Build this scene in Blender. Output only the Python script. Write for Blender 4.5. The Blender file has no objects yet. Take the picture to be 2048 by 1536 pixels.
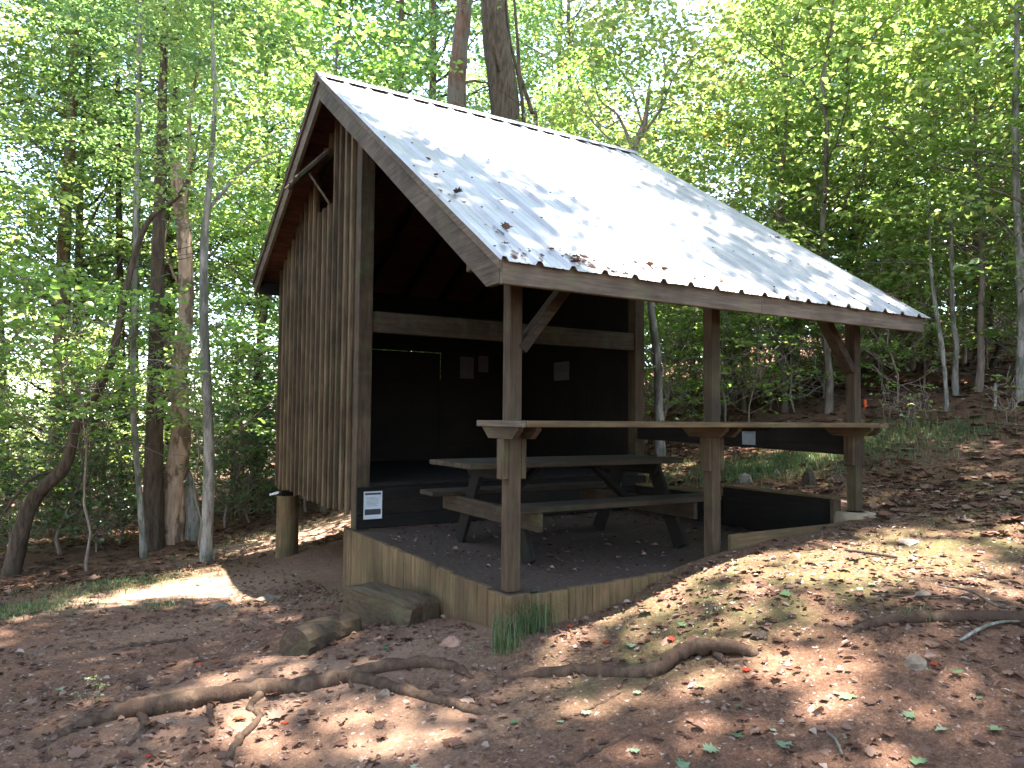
import bpy, math, random
import numpy as np
from math import radians as rad
SC = bpy.context.scene
COL = SC.collection
# ------------------------------------------------------------------ camera
CC = np.array([-2.3173, -3.9482, 1.0863]); YAW, PIT, ROL, FPX = 1.0369, .0462, .0089, 1458.5
Fv = np.array([math.cos(YAW)*math.cos(PIT), math.sin(YAW)*math.cos(PIT), math.sin(PIT)])
Rv = np.array([math.sin(YAW), -math.cos(YAW), 0.]); Uv = np.cross(Rv, Fv)
Rv, Uv = Rv*math.cos(ROL)+Uv*math.sin(ROL), Uv*math.cos(ROL)-Rv*math.sin(ROL)
cam = bpy.data.cameras.new('camera'); cam_o = bpy.data.objects.new('camera', cam); COL.objects.link(cam_o)
from mathutils import Matrix, Vector
M = Matrix(((Rv[0], Uv[0], -Fv[0], CC[0]), (Rv[1], Uv[1], -Fv[1], CC[1]), (Rv[2], Uv[2], -Fv[2], CC[2]), (0, 0, 0, 1)))
cam_o.matrix_world = M
cam.sensor_width = 36; cam.lens = FPX/2048*36; cam.clip_end = 2000; cam.clip_start = .05
SC.camera = cam_o
# ------------------------------------------------------------------ world and sun
SUN = np.array([.09, -.105, 1.0]); SUN /= np.linalg.norm(SUN)
elev = math.asin(SUN[2]); az = math.atan2(SUN[0], SUN[1])
w = bpy.data.worlds.new('World'); SC.world = w; w.use_nodes = True
nt = w.node_tree; bg = nt.nodes['Background']
sky = nt.nodes.new('ShaderNodeTexSky'); sky.sky_type = 'NISHITA'; sky.sun_disc = False
sky.sun_elevation = elev; sky.sun_rotation = az; sky.air_density = .9; sky.dust_density = .4; sky.ozone_density = 1.0
hs = nt.nodes.new('ShaderNodeHueSaturation'); hs.inputs['Saturation'].default_value = .85; nt.links.new(sky.outputs[0], hs.inputs['Color']); nt.links.new(hs.outputs[0], bg.inputs[0]); bg.inputs[1].default_value = .15
sun = bpy.data.lights.new('sun', 'SUN'); sun.energy = 3.7; sun.angle = rad(.53); sun.color = (1, .95, .88)
sun_o = bpy.data.objects.new('sun', sun); COL.objects.link(sun_o)
sun_o.rotation_euler = Vector(-SUN).to_track_quat('-Z', 'Y').to_euler()
SC.view_settings.view_transform = 'Standard'; SC.view_settings.look = 'None'
SC.view_settings.gamma = 1; SC.view_settings.exposure = 3.5
cy = SC.cycles
cy.max_bounces = 7; cy.diffuse_bounces = 5; cy.glossy_bounces = 2; cy.transmission_bounces = 5; cy.transparent_max_bounces = 4
cy.caustics_reflective = False; cy.caustics_refractive = False
cy.use_denoising = True
# ------------------------------------------------------------------ picture-to-place helpers
def ray(px, py): return Fv+Rv*(px-1024)/FPX-Uv*(py-768)/FPX
def at(px, py, d): return CC+ray(px, py)*d
CP = np.array([(-.05,-.05,-.28),(-.06,2.9,-.62),(.15,6.25,-.8),(1.8,-.05,.06),(3.6,0,.31),(3.5,2.9,.3),(3.5,1.5,.36),(-.7,-1.2,-.42),(-2.3,-3.9,-.5),(-2.5,3.9,-.75),(-1,5.7,-.82),
(-5,15,-1.8),(5,20,-.6),(10,10,1.6),(20,5,3.8),(15,20,2.4),(4,9,.15),(-10,5,-1.5),(-10,-5,-1.0),(5,-5,.2),(10,-3,1.3),(0,9,-.9),(30,30,4.5),(-20,30,-3.5),(0,40,-2.5),(40,0,7.5),(2,6.3,-.4),(3.5,6.3,.0),(-30,0,-3.5),(0,-30,-.5),(1.5,-1.2,-.03),(6,2,.75),(.8,-.15,-.17),(.1,-.5,-.33),(-.1,1,-.44),(-.1,2,-.53),(-.4,-.3,-.37),(-.6,1.2,-.5),(.4,-.1,-.235),(1.2,-.12,-.07)])
def _k(r): return np.where(r > 1e-9, r*r*np.log(np.maximum(r, 1e-9)), 0)
_n = len(CP); _A = np.zeros((_n+3, _n+3)); _A[:_n, :_n] = _k(np.hypot(CP[:, None, 0]-CP[None, :, 0], CP[:, None, 1]-CP[None, :, 1]))+np.eye(_n)*.004
_A[:_n, _n] = 1; _A[:_n, _n+1:] = CP[:, :2]; _A[_n, :_n] = 1; _A[_n+1:, :_n] = CP[:, :2].T
_W = np.linalg.solve(_A, np.r_[CP[:, 2], 0, 0, 0])
def gz(x, y):
    x = np.asarray(x, float); y = np.asarray(y, float)
    q = np.maximum(1, np.hypot(x, y)/42.); x = x/q; y = y/q
    r = np.hypot(x[..., None]-CP[:, 0], y[..., None]-CP[:, 1])
    return _k(r)@_W[:_n]+_W[_n]+_W[_n+1]*x+_W[_n+2]*y
def gpt(px, py, far=45):
    r = ray(px, py); t = np.arange(1.2, far, .02); p = CC+r*t[:, None]
    h = p[:, 2]-gz(p[:, 0], p[:, 1]); i = np.argmax(h <= 0)
    return p[i], t[i]
def project(p):
    d = np.asarray(p)-CC; z = d@Fv
    return 1024+FPX*(d@Rv)/z, 768-FPX*(d@Uv)/z, z
# ------------------------------------------------------------------ materials
def newmat(name):
    m = bpy.data.materials.new(name); m.use_nodes = True; t = m.node_tree
    return m, t, t.nodes['Principled BSDF']
def N(t, typ, **kw):
    n = t.nodes.new(typ)
    for k, v in kw.items():
        if k in n.inputs: n.inputs[k].default_value = v
        else: setattr(n, k, v)
    return n
def ramp(t, fac, stops):
    r = t.nodes.new('ShaderNodeValToRGB'); e = r.color_ramp.elements
    while len(e) < len(stops): e.new(.5)
    for i, (p, c) in enumerate(stops): e[i].position = p; e[i].color = (*c, 1)
    t.links.new(fac, r.inputs[0]); return r.outputs[0]
def mix(t, fac, a, b, mode='MIX'):
    m = t.nodes.new('ShaderNodeMix'); m.data_type = 'RGBA'; m.blend_type = mode
    for s, v in ((0, fac), (6, a), (7, b)):
        if hasattr(v, 'is_linked') or hasattr(v, 'node'): t.links.new(v, m.inputs[s])
        elif s == 0: m.inputs[0].default_value = v
        else: m.inputs[s].default_value = (*v, 1)
    return m.outputs[2]
def coords(t, scale=(1, 1, 1)):
    c = t.nodes.new('ShaderNodeTexCoord'); mp = t.nodes.new('ShaderNodeMapping'); mp.inputs['Scale'].default_value = scale
    t.links.new(c.outputs['Object'], mp.inputs[0]); return mp.outputs[0]
def noise(t, vec, scale, detail=4, rough=.6):
    n = N(t, 'ShaderNodeTexNoise', Scale=scale, Detail=detail, Roughness=rough); t.links.new(vec, n.inputs['Vector']); return n.outputs[0]
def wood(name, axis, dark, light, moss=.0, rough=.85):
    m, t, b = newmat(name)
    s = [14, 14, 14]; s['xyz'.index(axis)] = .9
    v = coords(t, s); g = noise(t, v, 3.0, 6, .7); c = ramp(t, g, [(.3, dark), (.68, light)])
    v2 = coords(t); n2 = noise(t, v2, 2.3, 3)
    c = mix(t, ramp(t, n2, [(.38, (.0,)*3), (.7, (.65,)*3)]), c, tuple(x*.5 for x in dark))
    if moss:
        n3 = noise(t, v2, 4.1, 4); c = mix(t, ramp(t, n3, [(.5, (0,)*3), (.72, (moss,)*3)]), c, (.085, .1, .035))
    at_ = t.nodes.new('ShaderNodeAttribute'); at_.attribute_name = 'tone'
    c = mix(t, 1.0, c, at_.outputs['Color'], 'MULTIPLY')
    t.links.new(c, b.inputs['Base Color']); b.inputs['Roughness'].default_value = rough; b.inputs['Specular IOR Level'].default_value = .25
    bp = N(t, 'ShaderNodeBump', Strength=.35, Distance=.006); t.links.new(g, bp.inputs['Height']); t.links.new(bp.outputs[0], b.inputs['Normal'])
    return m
WD = {}
for a in 'xyz':
    WD['grey'+a] = wood('weathered_wood_'+a, a, (.055, .038, .026), (.185, .135, .095), .5)
    WD['post'+a] = wood('treated_post_'+a, a, (.036, .023, .013), (.115, .076, .044), .45)
    WD['tan'+a] = wood('retaining_wood_'+a, a, (.07, .044, .02), (.21, .135, .066), .4)
    WD['dark'+a] = wood('stained_shade_wood_'+a, a, (.004, .003, .002), (.017, .012, .008))  # dark stain, taken near-black to carry the interior's shade in the colour
    WD['red'+a] = wood('sheathing_wood_'+a, a, (.05, .021, .013), (.13, .056, .035))
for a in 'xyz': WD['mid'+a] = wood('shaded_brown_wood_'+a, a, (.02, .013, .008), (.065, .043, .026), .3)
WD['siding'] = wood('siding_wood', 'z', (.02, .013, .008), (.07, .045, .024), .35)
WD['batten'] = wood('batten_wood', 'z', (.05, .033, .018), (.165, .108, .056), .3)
def metal():
    m, t, b = newmat('galvanised_roof')
    v = coords(t, (3, 1, 1)); n = noise(t, v, 1.6, 5); c = ramp(t, n, [(.3, (.30, .29, .285)), (.7, (.43, .42, .41))])
    v2 = coords(t); n2 = noise(t, v2, 9, 5, .7); c = mix(t, ramp(t, n2, [(.55, (0,)*3), (.8, (.6,)*3)]), c, (.24, .21, .18))
    t.links.new(c, b.inputs['Base Color']); b.inputs['Metallic'].default_value = .3; b.inputs['Roughness'].default_value = .42
    return m
M_METAL = metal()
def simple(name, col, rough=.8, var=0.3, scale=8, spec=.3):
    m, t, b = newmat(name); v = coords(t); n = noise(t, v, scale, 4)
    c = ramp(t, n, [(.3, tuple(x*(1-var) for x in col)), (.7, tuple(min(1, x*(1+var)) for x in col))])
    t.links.new(c, b.inputs['Base Color']); b.inputs['Roughness'].default_value = rough; b.inputs['Specular IOR Level'].default_value = spec
    bp = N(t, 'ShaderNodeBump', Strength=.3, Distance=.01); t.links.new(n, bp.inputs['Height']); t.links.new(bp.outputs[0], b.inputs['Normal'])
    return m
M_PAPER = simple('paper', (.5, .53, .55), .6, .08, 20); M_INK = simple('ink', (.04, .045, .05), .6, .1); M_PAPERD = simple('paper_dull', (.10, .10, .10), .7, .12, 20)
M_FRAME = simple('frame_metal', (.45, .46, .45), .4, .1)
M_STONE = simple('stone', (.17, .13, .095), .9, .35, 14); M_STONE2 = simple('grey_stone', (.12, .105, .09), .9, .35, 11)
M_CONC = simple('footing', (.24, .18, .115), .95, .3, 9); M_ORANGE = simple('orange_ribbon', (.75, .12, .03), .5, .1)
def leafmat(name, stops, trans, gloss=.05, tm=.45):
    m = bpy.data.materials.new(name); m.use_nodes = True; t = m.node_tree; t.nodes.remove(t.nodes['Principled BSDF'])
    a = t.nodes.new('ShaderNodeAttribute'); a.attribute_name = 'tone'
    oi = t.nodes.new('ShaderNodeObjectInfo'); ad = N(t, 'ShaderNodeMath', operation='MULTIPLY_ADD')
    t.links.new(oi.outputs['Random'], ad.inputs[0]); ad.inputs[1].default_value = .22; t.links.new(a.outputs['Fac'], ad.inputs[2])
    c = ramp(t, ad.outputs[0], stops)
    d = t.nodes.new('ShaderNodeBsdfDiffuse'); t.links.new(c, d.inputs[0])
    tr = t.nodes.new('ShaderNodeBsdfTranslucent'); t.links.new(mix(t, 1.0, c, trans, 'MULTIPLY'), tr.inputs[0])
    mx = t.nodes.new('ShaderNodeMixShader'); mx.inputs[0].default_value = tm; t.links.new(d.outputs[0], mx.inputs[1]); t.links.new(tr.outputs[0], mx.inputs[2])
    out = t.nodes['Material Output']
    if gloss:
        g = N(t, 'ShaderNodeBsdfGlossy', Roughness=.38); m2 = t.nodes.new('ShaderNodeMixShader'); m2.inputs[0].default_value = gloss
        t.links.new(mx.outputs[0], m2.inputs[1]); t.links.new(g.outputs[0], m2.inputs[2]); t.links.new(m2.outputs[0], out.inputs[0])
    else: t.links.new(mx.outputs[0], out.inputs[0])
    return m
G1 = [(.0, (.035, .085, .018)), (.35, (.06, .14, .025)), (.75, (.11, .21, .03)), (1.05, (.2, .27, .04))]
L_MAPLE = leafmat('maple_leaf', [(.0, (.085, .145, .04)), (.4, (.15, .23, .06)), (.85, (.25, .32, .09)), (1., (.36, .35, .11))], (2.2, 2.1, 1.8), .13, .5)
L_OAK = leafmat('oak_leaf', [(.0, (.055, .105, .04)), (.45, (.10, .175, .055)), (1., (.18, .26, .08))], (2.1, 2.1, 1.8), .13, .5)
L_BRIGHT = leafmat('tulip_leaf', [(.0, (.10, .20, .045)), (.5, (.17, .29, .07)), (1., (.27, .36, .10))], (2., 2., 1.4), .09, .5)
L_CANOPY = leafmat('canopy_leaf', [(.0, (.09, .11, .06)), (1., (.16, .18, .10))], (2.3, 2.1, 2.2), .06, .5)
L_TURN = leafmat('turning_leaf', [(.0, (.10, .15, .05)), (.5, (.18, .21, .08)), (.9, (.27, .25, .10)), (1.1, (.38, .18, .07))], (1.9, 1.8, 1.4), .12, .5)
L_SHRUB = leafmat('laurel_leaf', [(.0, (.04, .075, .03)), (.5, (.075, .135, .045)), (.85, (.13, .2, .06)), (1.1, (.22, .2, .09))], (1.9, 2.0, 1.4), .10, .4)
L_LITTER = leafmat('litter_leaf', [(.0, (.045, .026, .021)), (.3, (.095, .048, .034)), (.6, (.155, .083, .056)), (.92, (.21, .13, .095)), (1., (.32, .24, .19))], (1, 1, 1), .03, .12)
L_FALLEN = leafmat('fallen_green_leaf', [(.0, (.06, .12, .05)), (.5, (.13, .2, .10)), (1., (.26, .32, .22))], (1, 1, 1), .06, .2)
L_RED = leafmat('fallen_red_leaf', [(.0, (.35, .03, .02)), (1., (.5, .08, .03))], (1, 1, 1), .05, .2)
L_GRASS = leafmat('grass_blade', [(.0, (.05, .09, .04)), (.5, (.09, .14, .06)), (1., (.2, .21, .1))], (1.5, 1.6, 1), .03, .4)
def bark(name, dark, light, patch=None, amt=.5):
    m, t, b = newmat(name)
    v = coords(t, (9, 9, 1.6)); n = noise(t, v, 2.2, 6, .7); c = ramp(t, n, [(.32, dark), (.68, light)])
    if patch:
        v2 = coords(t, (2, 2, .9)); n2 = noise(t, v2, 2.0, 4, .6); c = mix(t, ramp(t, n2, [(.5, (0,)*3), (.56, (amt,)*3)]), c, patch)
    t.links.new(c, b.inputs['Base Color']); b.inputs['Roughness'].default_value = .95; b.inputs['Specular IOR Level'].default_value = .15
    bp = N(t, 'ShaderNodeBump', Strength=.7, Distance=.03); t.links.new(n, bp.inputs['Height']); t.links.new(bp.outputs[0], b.inputs['Normal'])
    return m
B_GREY = bark('grey_bark', (.05, .038, .028), (.17, .135, .10), (.24, .21, .165), .5)
B_BROWN = bark('brown_bark', (.04, .028, .02), (.15, .105, .075))
B_DARK = bark('dark_bark', (.028, .021, .016), (.10, .075, .055))
B_RED = bark('reddish_bark', (.085, .045, .03), (.24, .14, .10), (.2, .19, .16), .5)
B_TAN = bark('bare_deadwood', (.30, .18, .115), (.6, .42, .3), (.09, .06, .042), .75)
B_PALE = bark('pale_bark', (.11, .098, .08), (.38, .345, .29), (.07, .075, .042), .6)
B_TWIG = bark('bare_twig', (.14, .10, .08), (.34, .26, .21))
B_ROOT = bark('root_bark', (.035, .022, .015), (.13, .085, .056), (.06, .036, .025), .7)
def ground_mat():
    m, t, b = newmat('forest_soil')
    v = coords(t); n1 = noise(t, v, .55, 5); n2 = noise(t, v, 7, 8, .75); n3 = noise(t, v, 38, 5, .7)
    c = ramp(t, n2, [(.28, (.125, .056, .034)), (.5, (.225, .105, .063)), (.75, (.32, .17, .105))])
    litter = ramp(t, n3, [(.35, (.085, .05, .035)), (.52, (.17, .10, .066)), (.7, (.29, .19, .13))])
    c = mix(t, ramp(t, n1, [(.42, (.45,)*3), (.62, (.9,)*3)]), c, litter)
    n4 = noise(t, v, 110, 3, .6); c = mix(t, 1.0, c, ramp(t, n4, [(.3, (.6,)*3), (.7, (1.25,)*3)]), 'MULTIPLY')
    at_ = t.nodes.new('ShaderNodeAttribute'); at_.attribute_name = 'moss'
    nm = noise(t, v, 3.2, 5, .65); mm = N(t, 'ShaderNodeMath', operation='MULTIPLY')
    mr = ramp(t, nm, [(.36, (0,)*3), (.56, (1,)*3)]); t.links.new(at_.outputs['Fac'], mm.inputs[0]); t.links.new(mr, mm.inputs[1])
    moss = ramp(t, n3, [(.3, (.07, .07, .028)), (.7, (.14, .122, .055))])
    c = mix(t, mm.outputs[0], c, moss)
    ad_ = t.nodes.new('ShaderNodeAttribute'); ad_.attribute_name = 'sunlit_dust'; md = N(t, 'ShaderNodeMath', operation='MULTIPLY')
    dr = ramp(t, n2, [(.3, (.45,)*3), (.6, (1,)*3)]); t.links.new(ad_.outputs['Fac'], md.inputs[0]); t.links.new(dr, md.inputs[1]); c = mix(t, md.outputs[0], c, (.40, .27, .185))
    t.links.new(c, b.inputs['Base Color']); b.inputs['Roughness'].default_value = .97; b.inputs['Specular IOR Level'].default_value = .1
    ad = N(t, 'ShaderNodeMath', operation='MULTIPLY_ADD'); t.links.new(n3, ad.inputs[0]); ad.inputs[1].default_value = .35; t.links.new(n2, ad.inputs[2])
    bp = N(t, 'ShaderNodeBump', Strength=1.0, Distance=.045); t.links.new(ad.outputs[0], bp.inputs['Height']); t.links.new(bp.outputs[0], b.inputs['Normal'])
    return m
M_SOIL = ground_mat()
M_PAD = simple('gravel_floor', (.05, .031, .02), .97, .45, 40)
# ------------------------------------------------------------------ mesh helpers
RNG = np.random.default_rng(7); RN = random.Random(5)
def tag(o, label=None, cat=None, group=None, kind=None):
    if label: o['label'] = label
    if cat: o['category'] = cat
    if group: o['group'] = group
    if kind: o['kind'] = kind
    return o
def empty(name, loc, label, cat, group=None):
    o = bpy.data.objects.new(name, None); COL.objects.link(o); o.location = tuple(float(v) for v in loc); o.empty_display_size = .2
    return tag(o, label, cat, group)
class MB:
    def __init__(s): s.v = []; s.f = []; s.t = []
    def add(s, vs, fs, tone=None):
        tone = tone if tone is not None else RN.uniform(.78, 1.12); k = len(s.v)
        s.v += [tuple(map(float, p)) for p in vs]; s.f += [tuple(i+k for i in f) for f in fs]; s.t += [tone]*len(vs); return s
    def box(s, a, b, tone=None, bev=.004):
        a = np.minimum(a, b)*1.0; b = np.maximum(*[np.array(q, float) for q in (a, b)]) if False else np.array(b, float)
        lo = np.minimum(a, b); hi = np.maximum(a, b)
        c = (lo+hi)/2; h = (hi-lo)/2
        return s.obox(c, h, np.eye(3), tone, bev)
    def obox(s, c, h, R, tone=None, bev=.004):
        h = np.array(h, float); bev = min(bev, h.min()*.4); vs = []; ids = {}
        for sx in (-1, 1):
            for sy in (-1, 1):
                for sz in (-1, 1):
                    for ax in range(3):
                        q = h.copy()-bev; q[ax] = h[ax]; q = q*(sx, sy, sz); ids[(sx, sy, sz, ax)] = len(vs); vs.append(np.array(c)+R@q)
        fs = []
        for ax in range(3):
            o1, o2 = [(1, 2), (2, 0), (0, 1)][ax]
            for sg in (-1, 1):
                q = []
                for (u, w_) in ((-1, -1), (1, -1), (1, 1), (-1, 1)):
                    k = [0, 0, 0]; k[ax] = sg; k[o1] = u; k[o2] = w_; q.append(ids[(*k, ax)])
                fs.append(q if sg > 0 else q[::-1])
        for ax in range(3):
            o1, o2 = [(1, 2), (2, 0), (0, 1)][ax]
            for u in (-1, 1):
                for w_ in (-1, 1):
                    a_ = [0, 0, 0]; a_[o1] = u; a_[o2] = w_; a_[ax] = -1; b_ = list(a_); b_[ax] = 1
                    q = [ids[(*a_, o1)], ids[(*b_, o1)], ids[(*b_, o2)], ids[(*a_, o2)]]
                    fs.append(q if u*w_ > 0 else q[::-1])
        for sx in (-1, 1):
            for sy in (-1, 1):
                for sz in (-1, 1):
                    q = [ids[(sx, sy, sz, i)] for i in range(3)]; fs.append(q if sx*sy*sz > 0 else q[::-1])
        return s.add(vs, fs, tone)
    def beam(s, p, q, w_, d, up=(0, 0, 1), tone=None, bev=.004):   # a bar from p to q, w_ across, d along 'up'
        p = np.array(p, float); q = np.array(q, float); x = q-p; L = np.linalg.norm(x); x /= L
        y = np.cross(up, x); y /= np.linalg.norm(y); z = np.cross(x, y)
        return s.obox((p+q)/2, (L/2, w_/2, d/2), np.array([x, y, z]).T, tone, bev)
    def prism(s, poly, axis, a, b, tone=None):   # polygon given in the two other axes, extruded from a to b
        o = [(1, 2), (0, 2), (0, 1)][axis]; vs = []
        for t_ in (a, b):
            for p in poly:
                v = [0, 0, 0]; v[axis] = t_; v[o[0]] = p[0]; v[o[1]] = p[1]; vs.append(v)
        n = len(poly); fs = [list(range(n))[::-1], list(range(n, 2*n))]+[[i, (i+1) % n, (i+1) % n+n, i+n] for i in range(n)]
        return s.add(vs, fs, tone)
    def tube(s, pts, rad_, n=8, rough=0., cap=True, tone=1.):
        pts = np.array(pts, float); vs = []; fs = []; k = len(pts); a = np.linspace(0, 2*np.pi, n, endpoint=False)
        T = np.gradient(pts, axis=0); T /= np.linalg.norm(T, axis=1)[:, None]+1e-9
        ref = np.array([1., 0, 0]) if abs(T[0][0]) < .7 else np.array([0, 1., 0])
        for i in range(k):
            u = np.cross(T[i], ref); u /= np.linalg.norm(u); v = np.cross(T[i], u)
            rr = rad_[i]*(1+rough*RNG.uniform(-1, 1, n))
            vs += list(pts[i]+rr[:, None]*(np.cos(a)[:, None]*u+np.sin(a)[:, None]*v))
        for i in range(k-1):
            for j in range(n): fs.append((i*n+j, i*n+(j+1) % n, (i+1)*n+(j+1) % n, (i+1)*n+j))
        if cap: fs.append(tuple(range(n))[::-1]); fs.append(tuple(range((k-1)*n, k*n)))
        return s.add(vs, fs, tone)
    def build(s, name, mat, parent=None, smooth=False, loc=None):
        me = bpy.data.meshes.new(name)
        off = np.array(parent.location if parent is not None and loc is None else (loc if loc is not None else (0, 0, 0)), float)
        if parent is not None and parent.parent is not None: off = off+np.array(parent.parent.location)
        me.from_pydata([tuple(np.array(v)-off) for v in s.v], [], s.f)
        a = me.color_attributes.new('tone', 'FLOAT_COLOR', 'POINT'); arr = np.ones((len(s.v), 4), np.float32); arr[:, :3] = np.array(s.t)[:, None]
        a.data.foreach_set('color', arr.ravel()); me.materials.append(mat)
        if smooth: me.polygons.foreach_set('use_smooth', np.ones(len(me.polygons), bool))
        me.update(); o = bpy.data.objects.new(name, me); COL.objects.link(o)
        if parent is not None: o.parent = parent
        elif loc is not None: o.location = tuple(float(q) for q in loc)
        return o
def quads_mesh(name, V, tone, mat, nper=4, faces=None):
    """V (n, nper, 3) leaf corners -> mesh with a per-leaf tone."""
    n = len(V); me = bpy.data.meshes.new(name); me.vertices.add(n*nper); me.vertices.foreach_set('co', V.reshape(-1).astype(np.float32))
    faces = faces or [tuple(range(nper))]; per = sum(len(f) for f in faces); nf = len(faces)
    li = np.concatenate([np.array(f) for f in faces]); L = (np.arange(n)[:, None]*nper+li[None]).ravel()
    me.loops.add(n*per); me.loops.foreach_set('vertex_index', L.astype(np.int32)); me.polygons.add(n*nf)
    st = np.concatenate([[0], np.cumsum([len(f) for f in faces])[:-1]]); me.polygons.foreach_set('loop_start', (np.arange(n)[:, None]*per+st[None]).ravel().astype(np.int32))
    a = me.attributes.new('tone', 'FLOAT', 'POINT'); a.data.foreach_set('value', np.repeat(tone, nper).astype(np.float32))
    me.materials.append(mat); me.update(calc_edges=True); return me
def leaf_geo(pos, yaw, tilt, L, W, fold=.25, pitch=None):
    """folded six-point leaves (two halves about the midrib)."""
    n = len(pos); pitch = RNG.uniform(-.5, .35, n) if pitch is None else pitch
    d = np.stack([np.cos(yaw)*np.cos(pitch), np.sin(yaw)*np.cos(pitch), np.sin(pitch)], 1)
    s = np.stack([-np.sin(yaw), np.cos(yaw), np.zeros(n)], 1); u = np.cross(d, s)
    s2 = s*np.cos(tilt)[:, None]+u*np.sin(tilt)[:, None]; u2 = np.cross(d, s2)
    L = L[:, None]; W = W[:, None]; f = fold
    V = np.stack([pos, pos+d*L*.35+s2*W*.5+u2*W*f, pos+d*L*.72+s2*W*.36+u2*W*f*.7, pos+d*L-u2*L*.12, pos+d*L*.72-s2*W*.36+u2*W*f*.7, pos+d*L*.35-s2*W*.5+u2*W*f], 1)
    return V
LF = [(0, 1, 2, 3), (0, 3, 4, 5)]
LOB = np.array([(0, 0), (.16, .10), (.10, .40), (.30, .26), (.40, .50), (.52, .30), (.66, .36), (.72, .16), (1., 0), (.72, -.16), (.66, -.36), (.52, -.30), (.40, -.50), (.30, -.26), (.10, -.40), (.16, -.10)])
def lobed(pos, yaw, size, curl):
    n = len(pos); u = LOB[None, :, 0]*size[:, None]; v = LOB[None, :, 1]*size[:, None]*RNG.uniform(.75, 1.15, n)[:, None]
    z = size[:, None]*(curl[:, None]*(np.abs(LOB[None, :, 1])**1.5*1.2+(LOB[None, :, 0]-.45)**2*.8)+RNG.normal(0, .035, (n, 16))); c, s_ = np.cos(yaw)[:, None], np.sin(yaw)[:, None]
    tl = RNG.normal(0, .14, (n, 2)); z = z+u*tl[:, :1]+v*tl[:, 1:]
    return np.stack([u*c-v*s_, u*s_+v*c, z], 2)+pos[:, None, :]
LBF = [(0, 1, 2, 3, 4, 5, 6, 7, 8), (0, 8, 9, 10, 11, 12, 13, 14, 15)]
def sprays(centers, radii, nper, size, flat=.16, droop=.15, elong=.62):
    P = []; Y = []
    for c, r in zip(centers, radii):
        k = max(3, int(nper*(r/ .7)**2)); th = RNG.uniform(0, 2*np.pi); a = RNG.uniform(0, 2*np.pi, k); q = np.sqrt(RNG.uniform(0, 1, k))*r
        x = q*np.cos(a); y = q*np.sin(a)*elong; X = x*np.cos(th)-y*np.sin(th); Yy = x*np.sin(th)+y*np.cos(th)
        z = RNG.normal(0, flat*.45, k)*r-droop*(q/r)**2*r
        P.append(np.stack([X, Yy, z], 1)+c); Y.append(np.arctan2(Yy, X)+RNG.normal(0, .7, k))
    P = np.concatenate(P); Y = np.concatenate(Y); n = len(P); L = size*RNG.uniform(.65, 1.25, n)
    return leaf_geo(P, Y, RNG.normal(0, .42, n), L, L*RNG.uniform(.6, .85, n))
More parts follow.
